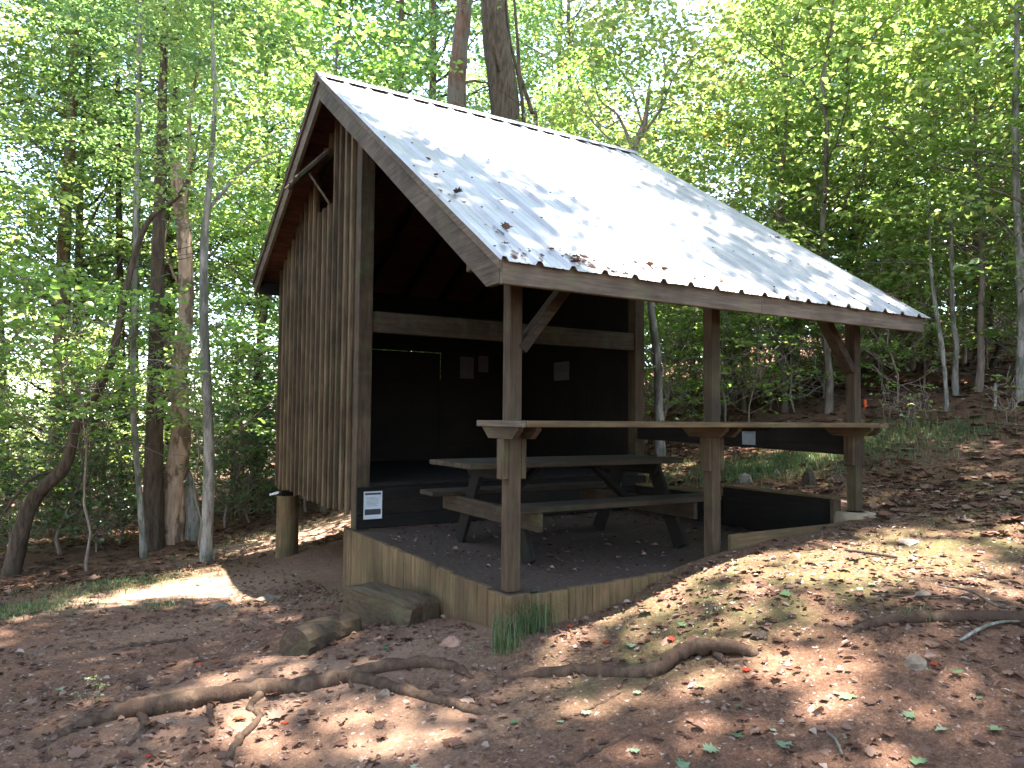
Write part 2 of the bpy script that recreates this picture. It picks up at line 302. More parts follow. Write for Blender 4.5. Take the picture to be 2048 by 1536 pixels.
# ------------------------------------------------------------------ ground
def ground():
    fine = lambda a, b, st: list(np.arange(a, b, st))
    xs = sorted(set(np.round([-400, -200, -120, -80, -60, -45, -35, -28, -22, -18]+fine(-15, -5, .5)+fine(-5, 6, .07)+[-.03, .0, 3.47, 3.52]+fine(6, 14, .25)+fine(14, 30, 1)+[32, 36, 42, 50, 60, 80, 120, 200, 400], 3)))
    ys = sorted(set(np.round([-400, -200, -120, -80, -60, -45, -35, -28, -22, -18, -14, -11, -9, -7]+fine(-5.5, 8.5, .07)+[-.03, .0, 2.92, 2.97]+fine(8.5, 16, .25)+fine(16, 32, 1)+[34, 38, 44, 52, 60, 80, 120, 200, 400], 3)))
    X, Y = np.meshgrid(xs, ys, indexing='ij'); Z = gz(X, Y)
    for k in range(26):
        fx, fy = RNG.normal(0, 1, 2)*RNG.choice([.6, 1.6, 4, 9]); am = .02/(1+.6*np.hypot(fx, fy)); Z = Z+am*np.sin(X*fx+Y*fy+RNG.uniform(0, 6))
    d = np.hypot(X-2, Y-2); Z = Z+np.where(d > 9, .12*np.sin(X*.9+1)*np.cos(Y*.8), 0)
    ins = (X > -.02) & (X < 3.5) & (Y > -.02) & (Y < 2.95); Z = np.where(ins, np.minimum(Z, -.09), Z)
    und = (X > -.02) & (X < 3.6) & (Y >= 2.95) & (Y < 6.4); Z = np.where(und, np.minimum(Z, .08), Z)
    me = bpy.data.meshes.new('ground'); nx, ny = X.shape; V = np.stack([X, Y, Z], -1).reshape(-1, 3)
    i = np.arange(nx*ny).reshape(nx, ny); Fq = np.stack([i[:-1, :-1], i[1:, :-1], i[1:, 1:], i[:-1, 1:]], -1).reshape(-1, 4)
    me.vertices.add(len(V)); me.vertices.foreach_set('co', V.astype(np.float32).ravel()); me.loops.add(Fq.size); me.loops.foreach_set('vertex_index', Fq.astype(np.int32).ravel())
    me.polygons.add(len(Fq)); me.polygons.foreach_set('loop_start', (np.arange(len(Fq))*4).astype(np.int32)); me.polygons.foreach_set('use_smooth', np.ones(len(Fq), bool))
    x, y = V[:, 0], V[:, 1]
    blob = lambda cx, cy, rx, ry: np.exp(-(((x-cx)/rx)**2+((y-cy)/ry)**2))
    moss = .8*np.clip(1.3*blob(2.0, -.9, 1.5, .55)+.9*blob(1.0, -.5, .8, .4)+1.0*blob(4.8, -.3, 1.1, 1.2)+.6*blob(4.6, 3, .8, 1.5)+.5*blob(-.6, 3.8, .5, 1)+.6*blob(.1, -.9, .5, .2)+.9*blob(3.6, -1.1, 1.2, .5), 0, 1)
    a = me.attributes.new('moss', 'FLOAT', 'POINT'); a.data.foreach_set('value', moss.astype(np.float32))
    sunlit_dust = np.clip(1.2*blob(-1.5, 4.6, 1.3, .75)+1.2*blob(.9, 7.6, 1.8, .7)+.5*blob(-1.2, .2, 1.2, .5)+.5*blob(-1.3, 2.6, 1.3, .7)+.4*blob(-.9, -.8, .6, .3), 0, 1)  # pale trodden dust, painted lighter where the left sun patch and back strip fall
    a = me.attributes.new('sunlit_dust', 'FLOAT', 'POINT'); a.data.foreach_set('value', sunlit_dust.astype(np.float32))
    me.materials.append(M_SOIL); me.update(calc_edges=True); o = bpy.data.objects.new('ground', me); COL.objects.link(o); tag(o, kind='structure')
    from mathutils.bvhtree import BVHTree
    return BVHTree.FromPolygons([tuple(v) for v in V.tolist()], Fq.tolist())
BVH = ground()
def gh(x, y):
    h = BVH.ray_cast(Vector((float(x), float(y), 60)), Vector((0, 0, -1))); return h[0].z if h[0] else float(gz(x, y))
def gpt(px, py, far=45):
    r = Vector(ray(px, py)); h = BVH.ray_cast(Vector(CC), r)
    if h[0] is None: h = BVH.ray_cast(Vector(CC), r-Vector((0, 0, .05)))
    p = np.array(h[0]); return p, float((p-CC)@Fv)
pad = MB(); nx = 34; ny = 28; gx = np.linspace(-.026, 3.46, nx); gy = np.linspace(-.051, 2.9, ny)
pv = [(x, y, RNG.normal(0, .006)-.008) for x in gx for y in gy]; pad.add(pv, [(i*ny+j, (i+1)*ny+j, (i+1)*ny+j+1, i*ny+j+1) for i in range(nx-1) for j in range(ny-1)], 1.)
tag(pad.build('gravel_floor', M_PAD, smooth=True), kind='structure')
# ------------------------------------------------------------------ shelter
L, D, W = 3.49, 2.92, 6.25; RY, RZ = 3.36, 4.565; OX, OE = .31, .44
XF = 3.80
def zt(y): return RZ-.682*(RY-y) if y <= RY else RZ-.525*(y-RY)     # top of the roof deck
S = empty('wooden_shelter', (0, 0, 0), 'open-fronted wooden trail shelter with steep metal gable roof and porch counter', 'shelter')
def part(name, mb, mat, parent=S, smooth=False, label=None):
    o = mb.build(name, mat, parent, smooth)
    if label: o['label'] = label
    return o
# siding of the near gable, boards and battens
mb = MB(); y = 3.06; b2 = MB(); ys = np.arange(3.07, 6.27, .1165)
OP = (3.86, 4.33, 3.43, 3.97)   # the vent opening
for i, y0 in enumerate(np.arange(3.06, 6.26, .20)):
    y1 = min(y0+.1985, 6.27); zz = lambda yy: zt(yy)-.05
    segs = [(.16+RN.uniform(-.02, .02), None)]
    if y1 > OP[0]+.02 and y0 < OP[1]-.02:
        mb.prism([(y0, .15), (y1, .15), (y1, OP[2]), (y0, OP[2])], 0, -.0, .022)
        ya, yb = y0, y1; top = sorted([(ya, zz(ya)), (yb, zz(yb))])
        mb.prism([(ya, OP[3]), (yb, OP[3]), (yb, zz(yb)), (ya, zz(ya))], 0, -.0, .022)
    else:
        pts = [(y0, segs[0][0]), (y1, segs[0][0]), (y1, zz(y1))]
        if y0 < RY < y1: pts.append((RY, zz(RY)))
        pts.append((y0, zz(y0))); mb.prism(pts, 0, -.0, .022)
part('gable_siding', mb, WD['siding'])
k = 0
for y0 in np.arange(3.09, 6.26, .2):
    w_ = RN.uniform(.042, .055); zb_ = .13+RN.uniform(-.02, .015); b = MB(); tn = RN.uniform(.7, 1.2); tz = zt(y0+w_/2)-.06
    if OP[0]-.03 < y0 < OP[1]-.02:
        b.box((-.040, y0, zb_), (-.0015, y0+w_, OP[2]-.01), tn)
        if tz > OP[3]+.12: b.box((-.040, y0, OP[3]+.06), (-.0015, y0+w_, tz), tn)
    else: b.box((-.040, y0, zb_), (-.0015, y0+w_, tz), tn)
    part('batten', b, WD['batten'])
# inner lining of gable so that the inside stays closed, far gable, back wall
mb = MB()
for i, y0 in enumerate(np.arange(3.06, 6.2, .3)):
    y1 = min(y0+.298, 6.22)
mb.prism([(D+.14, .3), (6.2, .3), (6.2, zt(6.2)-.2), (RY, zt(RY)-.2), (D+.14, zt(D+.14)-.2)], 0, L+.03, L+.06)
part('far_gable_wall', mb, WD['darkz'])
mb = MB(); zb = zt(6.2)-.19
mb.box((.02, 6.2, .3), (2.405, 6.225, 1.65)); mb.box((.02, 6.2, 1.65), (2.405, 6.225, 2.063)); mb.box((.02, 6.2, 2.071), (L+.06, 6.225, zb))
mb.box((2.417, 6.2, .3), (L+.06, 6.225, 2.071)); mb.box((.02, 6.2, 2.063), (1.28, 6.225, 2.071)); mb.box((2.4055, 6.199, .3), (2.4165, 6.224, 1.66))
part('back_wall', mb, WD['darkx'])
# posts
def post(x, y, z0, z1, s_, mat, label=None):
    b = MB(); b.box((x, y, z0), (x+s_, y+s_, z1)); return part('post', b, mat, label=label)
post(0.0, D, -.02, zt(D)-.18, .14, WD['postz'], 'thick dark post at the open front beside the siding')
post(L, D, .0, zt(D)-.18, .14, WD['postz'])
for x, z0, tx in ((0, 0, 0), (1.762, .03, 0), (L, .3, 0)): post(x, 0, z0, 1.99, .09, WD['postz'])
for x, y, z0, r_ in ((.14, 6.14, -.95, .145), (3.4, 6.1, -.3, .13), (1.8, 6.1, -.8, .13)):
    b = MB(); b.tube([(x, y, z0), (x, y, -.4), (x, y, .012)], [r_*1.03, r_, r_*.99], 24, .01); part('pier', b, WD['tanz'], smooth=False)
b = MB(); b.box((.04, 6.05, .012), (.24, 6.2, .03)); b.box((.02, 6.02, .03), (3.5, 6.17, .17)); part('sill_beam', b, WD['darkx'])
b = MB(); b.beam((-.06, 6.22, .025), (.04, 6.12, .06), .11, .03); part('flashing', b, M_FRAME)
# platform
b = MB()
for i in range(22):
    y0 = D+.15+i*.14; b.box((.025, y0, .40), (L+.03, min(y0+.136, 6.19), .438))
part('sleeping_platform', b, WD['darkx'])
b = MB()
for z0, z1 in ((.0, .13), (.134, .27), (.274, .40)): b.box((.0, D-.035, z0), (L+.14, D-.002, z1))
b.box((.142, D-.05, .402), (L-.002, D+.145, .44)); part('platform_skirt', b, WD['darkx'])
b = MB(); b.box((.142, D+.02, 1.92), (L-.002, D+.08, 2.13)); part('header_beam', b, WD['midx'])
b = MB(); b.box((.03, 4.6, 2.25), (L+.02, 4.66, 2.40)); part('tie_beam', b, WD['darkx'])
# porch plate, braces
b = MB(); b.box((-.27, .0, 1.992), (XF-.04, .09, 2.13)); part('plate_beam', b, WD['postx'])
b = MB(); b.box((-.27, 6.26, 2.74), (XF-.04, 6.35, 2.90)); part('plate_beam', b, WD['darkx'])
for x0, x1 in ((.092, .47), (L-.002, L-.38)):
    b = MB(); b.beam((x0, .045, 1.52), (x1, .045, 1.985), .07, .10, up=(0, 1, 0)); part('knee_brace', b, WD['midx'])
# rafters
for i, x in enumerate([.0, .6, 1.2, 1.8, 2.4, 3.0, 3.45]):
    for ya, yb in ((-.37, RY-.02), (RY+.02, 6.40)):
        b = MB(); d = .10; nrm = .03
        b.beam((x+.045, ya, zt(ya)-.028-.085), (x+.045, yb, zt(yb)-.028-.085), .04, .13, up=(0, -.6, .8) if ya < 0 else (0, .5, .85)); part('rafter', b, WD['darky'])
# sheathing
for nm, ya, yb in (('near', -.43, RY), ('back', RY, 6.43)):
    b = MB(); n = int(round(abs(yb-ya)/.19)); e = np.linspace(ya, yb, n+1)
    for j in range(n):
        y0, y1 = e[j]+.002, e[j+1]-.002; b.prism([(y0, zt(y0)-.002), (y1, zt(y1)-.002), (y1, zt(y1)-.026), (y0, zt(y0)-.026)], 0, -OX+.035, XF-.035)
    part('roof_sheathing', b, WD['redx'])
# rakes (both ends) and fascia
def rake(xa, xb):
    b = MB(); b.prism([(-.40, 1.845), (-.40, zt(-.40)+.0), (RY-.002, zt(RY)), (RY-.002, zt(RY)-.25), (-.25, 1.845)], 0, xa, xb); part('rake_board', b, WD['greyy'])
    b = MB(); b.prism([(RY+.002, zt(RY)), (6.44, zt(6.44)), (6.44, zt(6.44)-.22), (RY+.002, zt(RY)-.24)], 0, xa, xb); part('rake_board', b, WD['greyy'])
    b = MB(); b.prism([(-.44, zt(-.44)+.004), (RY-.002, zt(RY)+.004), (RY-.002, zt(RY)-.055), (-.44, zt(-.44)-.055)], 0, xa-.024 if xa < 0 else xb+.002, xa-.002 if xa < 0 else xb+.024); part('rake_trim', b, WD['greyy'])
    b = MB(); b.prism([(RY+.002, zt(RY)+.004), (6.46, zt(6.46)+.004), (6.46, zt(6.46)-.055), (RY+.002, zt(RY)-.055)], 0, xa-.024 if xa < 0 else xb+.002, xa-.002 if xa < 0 else xb+.024); part('rake_trim', b, WD['greyy'])
rake(-OX, -OX+.035); rake(XF-.035, XF)
b = MB(); b.box((-OX, -.44, 1.835), (1.80, -.402, 1.978), 1.2); part('fascia_board', b, WD['greyx'])  # raised tone on both front boards paints the grazing sun
b = MB(); b.box((1.802, -.437, 1.835), (XF, -.402, 1.965), 1.3); part('fascia_board', b, WD['greyx'])
b = MB(); b.box((-OX+.04, 6.41, zt(6.4)-.19), (XF-.04, 6.435, zt(6.4)-.035)); part('fascia_board', b, WD['darkx'])
# metal roof panels with ribs
def panel(name, ya, yb, seed, xa=-OX-.03, xb=XF+.04):
    r = np.random.default_rng(seed); prof = []; x = xa
    ribs = np.arange(xa+.02, xb-.01, .2345)
    prof.append((xa, .0))
    for rx in ribs:
        prof += [(rx-.030+.0, .0), (rx-.012, .026), (rx+.012, .026), (rx+.03, .0)]
        if rx+.2 < xb: prof += [(rx+.09, .0), (rx+.095, .003), (rx+.105, .003), (rx+.11, 0), (rx+.15, .0), (rx+.155, .003), (rx+.165, .003), (rx+.17, 0)]
    prof = sorted([p for p in prof if xa <= p[0] <= xb]+[(xb, 0.)]); ys = np.linspace(ya, yb, 14); vs = []; fs = []; n = len(prof)
    for y in ys:
        for (px_, h) in prof: vs.append((px_, y, zt(y)+.004+h+.0015*math.sin(px_*9+y*5)))
    for i in range(len(ys)-1):
        for j in range(n-1): fs.append((i*n+j, i*n+j+1, (i+1)*n+j+1, (i+1)*n+j))
    b = MB(); b.add(vs, fs, 1.); o = part(name, b, M_METAL)
    m_ = o.modifiers.new('sheet', 'SOLIDIFY'); m_.thickness = .0012; m_.offset = 1
panel('roof_panel', -.475, RY-.005, 3); panel('roof_panel', 6.47, RY+.005, 4)
b = MB()
for rx in np.arange(-OX-.01, XF+.03, .2345):
    for yy in np.arange(-.36, RY-.1, .6): b.box((rx-.006, yy-.006, zt(yy)+.029), (rx+.006, yy+.006, zt(yy)+.037), 1., .001)
part('roof_screw', b, M_INK)['kind'] = 'stuff'
b = MB(); th = .002
for sg, sl in ((-1, .682), (1, .525)):
    y1 = RY+sg*.15; h0 = RZ+.041; h1 = h0-.15*sl
    q = [(RY, h0), (y1, h1), (y1+sg*.003, h1-.004), (RY, h0-.004)]; b.prism(q, 0, -OX-.045, XF+.05)
part('ridge_cap', b, M_METAL)
# vent flap propped open on the gable
b = MB(); hy0, hy1 = OP[0]-.03, OP[1]+.02; hz = OP[3]+.02; p0 = np.array([-.045, 0, hz]); p1 = np.array([-.37, 0, hz-.35])
b.beam((p0[0], (hy0+hy1)/2, p0[2]), (p1[0], (hy0+hy1)/2, p1[2]), hy1-hy0, .02, up=(-.7, 0, .7)); fl = part('vent_flap', b, WD['siding'])
b = MB()
for yy in (hy0+.03, (hy0+hy1)/2, hy1-.03):
    o_ = np.array([-.7, 0, .7])*.028; b.beam((p0[0]+o_[0], yy, p0[2]+o_[2]), (p1[0]+o_[0]-.03, yy, p1[2]+o_[2]-.034), .05, .025, up=(-.7, 0, .7))
part('flap_batten', b, WD['greyz'], fl)
b = MB(); b.beam((-.27, hy0+.06, hz-.27), (-.045, hy0+.03, OP[2]-.02), .022, .022); part('prop_stick', b, WD['greyz'])
# counter
b = MB()
for y0, y1 in ((-.235, -.05), (-.045, .14), (.145, .335)): b.box((-.02, y0, 1.030), (3.47, y1, 1.068))
part('countertop', b, WD['tanx'])
b = MB(); b.box((-.052, -.235, 1.028), (-.022, .345, 1.068)); part('counter_end_board', b, WD['greyy'])
for x0, s_ in ((0, .09), (1.762, .09), (L, .09)):
    for xa, xb in ((x0-.04, x0-.001), (x0+s_+.001, x0+s_+.04)):
        b = MB(); b.prism([(-.17, 1.028), (-.17, 1.01), (-.10, .955), (.20, .955), (.29, 1.028)], 0, xa, xb); part('counter_bracket', b, WD['posty'])
        b = MB(); b.box((xa, .001, .70), (xb, .089, .953)); part('bracket_cleat', b, WD['postz'])
b = MB()
for x0, x1 in ((3.475, 3.60), (3.605, 3.74)): b.box((x0, -.15, 1.024), (x1, 2.90, 1.062))
part('side_counter', b, WD['tany'])
b = MB(); b.prism([(.1, 1.022), (2.90, 1.022), (2.90, .845), (.1, .785)], 0, L+.02, L+.055); part('counter_apron', b, WD['darky'])
b = MB(); b.prism([(3.59, 1.022), (3.72, 1.022), (3.66, .955), (3.59, .955)], 1, .0, .04); part('counter_bracket', b, WD['postx'])
b = MB(); b.prism([(2.2, 1.028), (2.75, 1.028), (2.72, .99), (2.25, .99)], 1, .27, .30); part('counter_cleat', b, WD['darkx'])
# ------------------------------------------------------------------ notices
def notice(name, c, w_, h, axis, label, framed=False, mat=M_PAPER, lines=8, bands=True):
    o = empty(name, c, label, 'notice'); c = np.array(c, float); h2 = h/2; w2 = w_/2
    def bx(u0, v0, u1, v1, d0, d1):
        m = MB()
        if axis == 'y': m.box(c+(u0, -d1, v0), c+(u1, -d0, v1), 1., .0005)
        else: m.box(c+(-d1, u0, v0), c+(-d0, u1, v1), 1., .0005)
        return m
    bx(-w2, -h2, w2, h2, 0, .002).build('sheet', mat, o)
    if bands:
        bx(-w2+.006, h2-.028, w2-.006, h2-.008, .0025, .0035).build('header_band', M_INK, o)
        bx(-w2+.006, -h2+.035, w2-.006, -h2+.09, .0025, .0035).build('footer_band', M_INK, o)
    m = MB()
    for i in range(lines):
        v = h2-.05-i*(h-.16)/lines; l_ = w2-.02-(RN.uniform(0, .04)); m.v += [] 
        q = bx(-w2+.02, v-.0025, l_, v, .0025, .003); m.add(q.v, q.f, 1.)
    m.build('text_lines', M_INK if mat is M_PAPER else WD['darkx'], o)
    if framed:
        m = MB()
        for (u0, v0, u1, v1) in ((-w2-.006, -h2-.006, w2+.006, -h2), (-w2-.006, h2, w2+.006, h2+.006), (-w2-.006, -h2, -w2, h2), (w2, -h2, w2+.006, h2)):
            q = bx(u0, v0, u1, v1, 0, .006); m.add(q.v, q.f, 1.)
        m.build('frame', M_FRAME, o)
notice('notice_sheet', (.16, D-.038, .225), .175, .255, 'y', 'framed white notice with dark bands fixed to the platform skirt beside the siding', True)
notice('notice_sheet', (2.86, 6.196, 1.86), .24, .34, 'y', 'pale paper notice pinned inside on the back wall, left of the porch corner post', False, M_PAPERD, 6, False)
notice('notice_sheet', (3.15, 6.196, 1.93), .18, .26, 'y', 'small faint paper pinned on the back wall right beside the corner post', False, M_PAPERD, 5, False)
notice('notice_sheet', (L+.026, 4.55, 1.75), .38, .26, 'x', 'wide pale sheet pinned inside on the far gable wall right of the corner post', False, M_PAPERD, 7, False)
notice('notice_sheet', (L+.016, 1.19, .93), .17, .19, 'x', 'small laminated card pinned to the dark apron under the side counter', False, simple('card_dull', (.2, .22, .24), .6, .1, 20), 4, False)
# ------------------------------------------------------------------ picnic table
T = empty('picnic_table', (1.4, 1.3, 0), 'dark weathered wooden picnic table standing on the gravel floor under the porch', 'picnic table')
x0, x1 = .20, 2.35; yc = 1.28
for i in range(5):
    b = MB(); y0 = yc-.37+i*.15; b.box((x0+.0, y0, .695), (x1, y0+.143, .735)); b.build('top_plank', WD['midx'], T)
for y0 in (yc-.80, yc+.52):
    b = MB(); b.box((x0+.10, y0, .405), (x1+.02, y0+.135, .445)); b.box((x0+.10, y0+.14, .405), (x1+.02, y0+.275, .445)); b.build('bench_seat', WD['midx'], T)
for x in (.53, 2.05):
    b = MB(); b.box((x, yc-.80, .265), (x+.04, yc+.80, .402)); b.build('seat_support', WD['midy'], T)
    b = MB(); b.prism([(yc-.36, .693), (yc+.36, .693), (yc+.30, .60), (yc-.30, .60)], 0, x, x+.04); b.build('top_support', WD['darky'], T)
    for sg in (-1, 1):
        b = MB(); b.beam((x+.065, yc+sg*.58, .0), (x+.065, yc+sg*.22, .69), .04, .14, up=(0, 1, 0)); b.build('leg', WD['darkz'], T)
for sg, x, xm in ((1, .62, 1.05), (-1, 2.03, 1.6)):
    b = MB(); b.beam((x, yc, .33), (xm, yc, .68), .04, .09, up=(0, 1, 0)); b.build('brace', WD['darkx'], T)
# ------------------------------------------------------------------ retaining walls
R1 = empty('retaining_wall', (-.06, 1.5, -.6), 'tall side retaining wall of upright tan boards stepping down beside the stone slab', 'retaining wall')
y = -.05
while y < 3.0:
    wd = RN.choice([.135, .14, .19, .09]); y1 = min(y+wd, 3.06); b = MB()
    b.box((-.065-RN.uniform(0, .006), y+.0015, -.95), (-.027, y1-.0015, .005+RN.uniform(-.012, .008))); b.build('board', WD['tanz'], R1); y = y1
R2 = empty('retaining_wall', (.8, -.06, -.3), 'low front retaining wall of short upright boards between the corner and middle posts', 'retaining wall')
x = -.068; i = 0
while x < 1.72:
    wd = .045 if i == 0 else RN.choice([.14, .14, .19]); xb = min(x+wd, 1.73); b = MB(); zt_ = .0+RN.uniform(-.012, .006)+.035*max(0, x)/1.7
    b.box((x+.0015, -.092-RN.uniform(0, .006), -.7), (xb-.0015, -.052, zt_)); b.build('board', WD['tanz'], R2); x = xb; i += 1
R3 = empty('retaining_wall', (2.5, -.06, .0), 'lengthwise light tan plank retaining edge between the middle and right posts', 'retaining wall')
b = MB(); b.box((1.88, -.075, -.05), (3.32, -.038, .23)); b.build('plank', WD['tanx'], R3)
R4 = empty('retaining_wall', (3.5, 1.5, 0), 'dark uphill retaining wall behind the picnic table, moss along its top', 'retaining wall')
b = MB(); b.box((3.462, .2, -.1), (3.50, 1.50, .385)); b.build('plank', WD['darky'], R4); b = MB(); b.box((3.452, .2, .387), (3.59, 1.50, .405)); b.build('cap', WD['tany'], R4)
b = MB(); b.box((3.462, 1.51, -.1), (3.50, 2.86, .29)); b.build('plank', WD['darky'], R4); b = MB(); b.box((3.44, 1.51, .292), (3.60, 2.86, .315)); b.build('cap', WD['tany'], R4)
b = MB(); b.box((3.40, .155, .05), (3.50, .195, .39)); b.build('end_board', WD['postz'], R4)
def footing(c, r, h, label):
    b = MB(); z = c[2]; n = 20; prof = [(r*1.08, -.15), (r*1.05, h*.6), (r*.96, h*.95), (r*.5, h), (0.01, h)]
    b.tube([(c[0], c[1], z+q[1]) for q in prof], [q[0] for q in prof], n, .03)
    tag(b.build('post_footing', M_CONC, smooth=True, loc=c), label, 'footing')
footing((L+.045, .045, .17), .17, .125, 'round earth-stained footing under the right porch post')
footing((1.80, .02, -.07), .16, .085, 'flat earth-stained footing under the middle porch post')
# ------------------------------------------------------------------ trees
def linked(name, me, parent=None, loc=None):
    o = bpy.data.objects.new(name, me); COL.objects.link(o)
    if parent is not None: o.parent = parent
    if loc is not None: o.location = tuple(float(q) for q in loc)
    return o
def curve(pts, n):
    pts = np.array(pts, float); k = len(pts); t = np.linspace(0, k-1, n); P = np.vstack([2*pts[0]-pts[1], pts, 2*pts[-1]-pts[-2]]); out = []
    for q in t:
        i = min(int(q), k-2); u = q-i; a, b, c, d = P[i], P[i+1], P[i+2], P[i+3]
        out.append(.5*((2*b)+(-a+c)*u+(2*a-5*b+4*c-d)*u*u+(-a+3*b-3*c+d)*u**3))
    return np.array(out)
def limb(mb, p, q, r0, r1, sag=.0, n=6, k=7, wob=.05):
    p = np.array(p, float); q = np.array(q, float); Lm = np.linalg.norm(q-p); t = np.linspace(0, 1, k)[:, None]
    pts = p+(q-p)*t+np.array([0, 0, 1])*(sag*Lm*np.sin(t*np.pi)); pts[1:-1] += RNG.normal(0, wob*Lm/3, (k-2, 3))
    mb.tube(pts, np.linspace(r0, r1, k), n, 0, False); return pts
def tree_template(kind, H, r0, zc0, rad_, nsp, spr, nper, lsize, leafmat_, barkmat, lean=.3, nlimb=26, taper=.25, pw=.6):
    """trunk with limbs, and a crown of leaf sprays; both meshes are shared by the copies of the tree."""
    k = 12; zs = np.linspace(0, H*.97, k); wx = np.cumsum(RNG.normal(0, lean/k, k)); wy = np.cumsum(RNG.normal(0, lean/k, k)); wx -= wx[0]; wy -= wy[0]
    P = np.stack([wx, wy, zs-.25], 1); R = r0*(1-(1-taper)*np.linspace(0, 1, k)**.9); R[0] *= 1.35; R[1] *= 1.02
    mb = MB(); mb.tube(P, R, 12 if r0 > .1 else 8, .05, False)
    cs = []; rs = []
    for i in range(nsp):
        u = RNG.uniform(0, 1)**.85; z = zc0+(H-zc0)*u; prof = (math.sin(math.pi*min(1, .18+.82*u)))**pw if kind != 'cone' else (1-u)**.8+.08
        q = rad_*prof*math.sqrt(RNG.uniform(.03, 1)); a = RNG.uniform(0, 2*np.pi); j = min(k-1, int(u*0+z/H*k)); ax = np.interp(z, zs, wx), np.interp(z, zs, wy)
        cs.append((ax[0]+q*math.cos(a), ax[1]+q*math.sin(a), z)); rs.append(spr*RNG.uniform(.6, 1.3))
    for i in RNG.choice(nsp, min(nlimb, nsp), replace=False):
        c = np.array(cs[i]); z0 = max(zc0*.8, c[2]-.45*np.hypot(c[0], c[1])-.2); b = np.array([np.interp(z0, zs, wx), np.interp(z0, zs, wy), z0]); rr = np.interp(z0, zs, R)
        pts = limb(mb, b, c, min(rr*.45, .012+.02*np.linalg.norm(c-b)), .006, -.04, 5)
        for _ in range(3):
            m_ = pts[RNG.integers(3, 7)]; limb(mb, m_, m_+RNG.normal(0, .45, 3)*spr*1.4, .008, .003, 0, 4, 4)
    me_t = mb.build('trunk', barkmat, None, True); tm = me_t.data; bpy.data.objects.remove(me_t)
    V = sprays(cs, rs, nper, lsize); tone = np.clip(RNG.normal(.42, .2, len(V)), 0, 1)
    cm = quads_mesh('crown', V, tone, leafmat_, 6, LF)
    return tm, cm
TPL = {
 'maple': [tree_template('oval', 8.0, .055, 1.6, 2.3, 160, .52, 54, .105, L_MAPLE, B_GREY, .5), tree_template('oval', 6.5, .045, 1.0, 2.0, 130, .48, 54, .10, L_MAPLE, B_PALE, .5)],
 'bright': [tree_template('oval', 9.0, .07, 2.6, 2.6, 150, .55, 60, .105, L_BRIGHT, B_GREY, .5)],
 'oak': [tree_template('oval', 19, .20, 6.0, 3.8, 215, .8, 50, .13, L_OAK, B_BROWN, .6, 40), tree_template('oval', 17, .15, 4.5, 3.2, 195, .75, 50, .13, L_MAPLE, B_GREY, .6, 40)],
 'poplar': [tree_template('oval', 22, .24, 7.5, 3.6, 200, .8, 50, .14, L_MAPLE, B_DARK, .5, 40)],
 'turning': [tree_template('oval', 8.5, .06, 2.5, 2.4, 100, .5, 44, .10, L_TURN, B_TWIG, .6, 60)],
 'dark': [tree_template('cone', 15, .13, 2.0, 3.0, 170, .75, 52, .10, L_OAK, B_DARK, .3, 50)],
 'shrub': [tree_template('oval', 2.0, .03, .25, .95, 60, .32, 62, .085, L_SHRUB, B_TWIG, .5, 30, .3), tree_template('oval', 2.9, .035, .5, 1.2, 85, .36, 60, .09, L_SHRUB, B_TWIG, .8, 34, .3)],
 'sapling': [tree_template('oval', 3.4, .022, .35, 1.15, 70, .4, 60, .095, L_MAPLE, B_PALE, .5, 30, .3, .4), tree_template('oval', 2.6, .02, .3, 1.0, 55, .38, 60, .09, L_BRIGHT, B_TWIG, .5, 26, .3, .4)],
 'bough': [tree_template('oval', 4.4, .022, 2.1, 2.2, 48, .55, 58, .11, L_BRIGHT, B_TWIG, .9, 30, .3, .4)],
 'seedling': [tree_template('oval', .55, .007, .1, .3, 12, .16, 46, .07, L_MAPLE, B_TWIG, .2, 8, .4)],
}
_lastlab = None
def plant_tree(tpl, x, y, s, rz, name, label, cat, group, idx=0, sz=1.):
    tm, cm = TPL[tpl][idx]; z = gh(x, y)
    o = empty(name, (x, y, z), label, cat, group); o.rotation_euler.z = rz; o.scale = (s, s, s*sz)
    linked('trunk', tm, o); linked('crown', cm, o); return o
def px_tree(base, path, widths, barkmat, label, name='forest_tree', group=None, d=None, tpl=None, cs=1., cz=0., crown_at=None, nlimb=6, rough=.09, branches=(), cat='tree'):
    """a tree whose trunk follows the photographed course at its own distance; base = image point of its foot."""
    if d is None: g, d = gpt(*base)
    else:
        g = at(base[0], base[1], d); g[2] = gh(g[0], g[1])
    o = empty(name, g, label, cat, group); pts = [g-(0, 0, .25)]+[at(px, py, d+0.0*i) for i, (px, py) in enumerate(path)]
    rd = [widths[0]*1.15]+list(widths); r = np.array(rd)*.5*d/FPX; n = max(14, len(pts)*4); C_ = curve(pts, n); RR = np.interp(np.linspace(0, len(r)-1, n), range(len(r)), r)
    mb = MB(); mb.tube(C_, RR, 14, rough, True)
    for br in branches:   # photographed branches: (path, w0, w1)
        q = [at(px, py, d+RNG.normal(0, .05)) for px, py in br[0]]; m = max(8, len(q)*4); mb.tube(curve(q, m), np.linspace(br[1], br[2], m)*.5*d/FPX, 6, .05, False)
    for _ in range(nlimb):
        i = RNG.integers(n//3, n-1); a = RNG.uniform(0, 6.28); l_ = RNG.uniform(.5, 1.6); limb(mb, C_[i], C_[i]+(l_*math.cos(a), l_*math.sin(a), RNG.uniform(-.1, .7)), RR[i]*.22, .004, 0, 5)
    mb.build('trunk', barkmat, o, True)
    if tpl:
        tm, cm = TPL[tpl[0]][tpl[1]]; c = linked('crown', cm, o); top = C_[-1] if crown_at is None else np.array(crown_at)
        c.location = tuple(top-g+np.array([0, 0, cz])); c.scale = (cs,)*3; c.rotation_euler.z = RNG.uniform(0, 6)
    return o
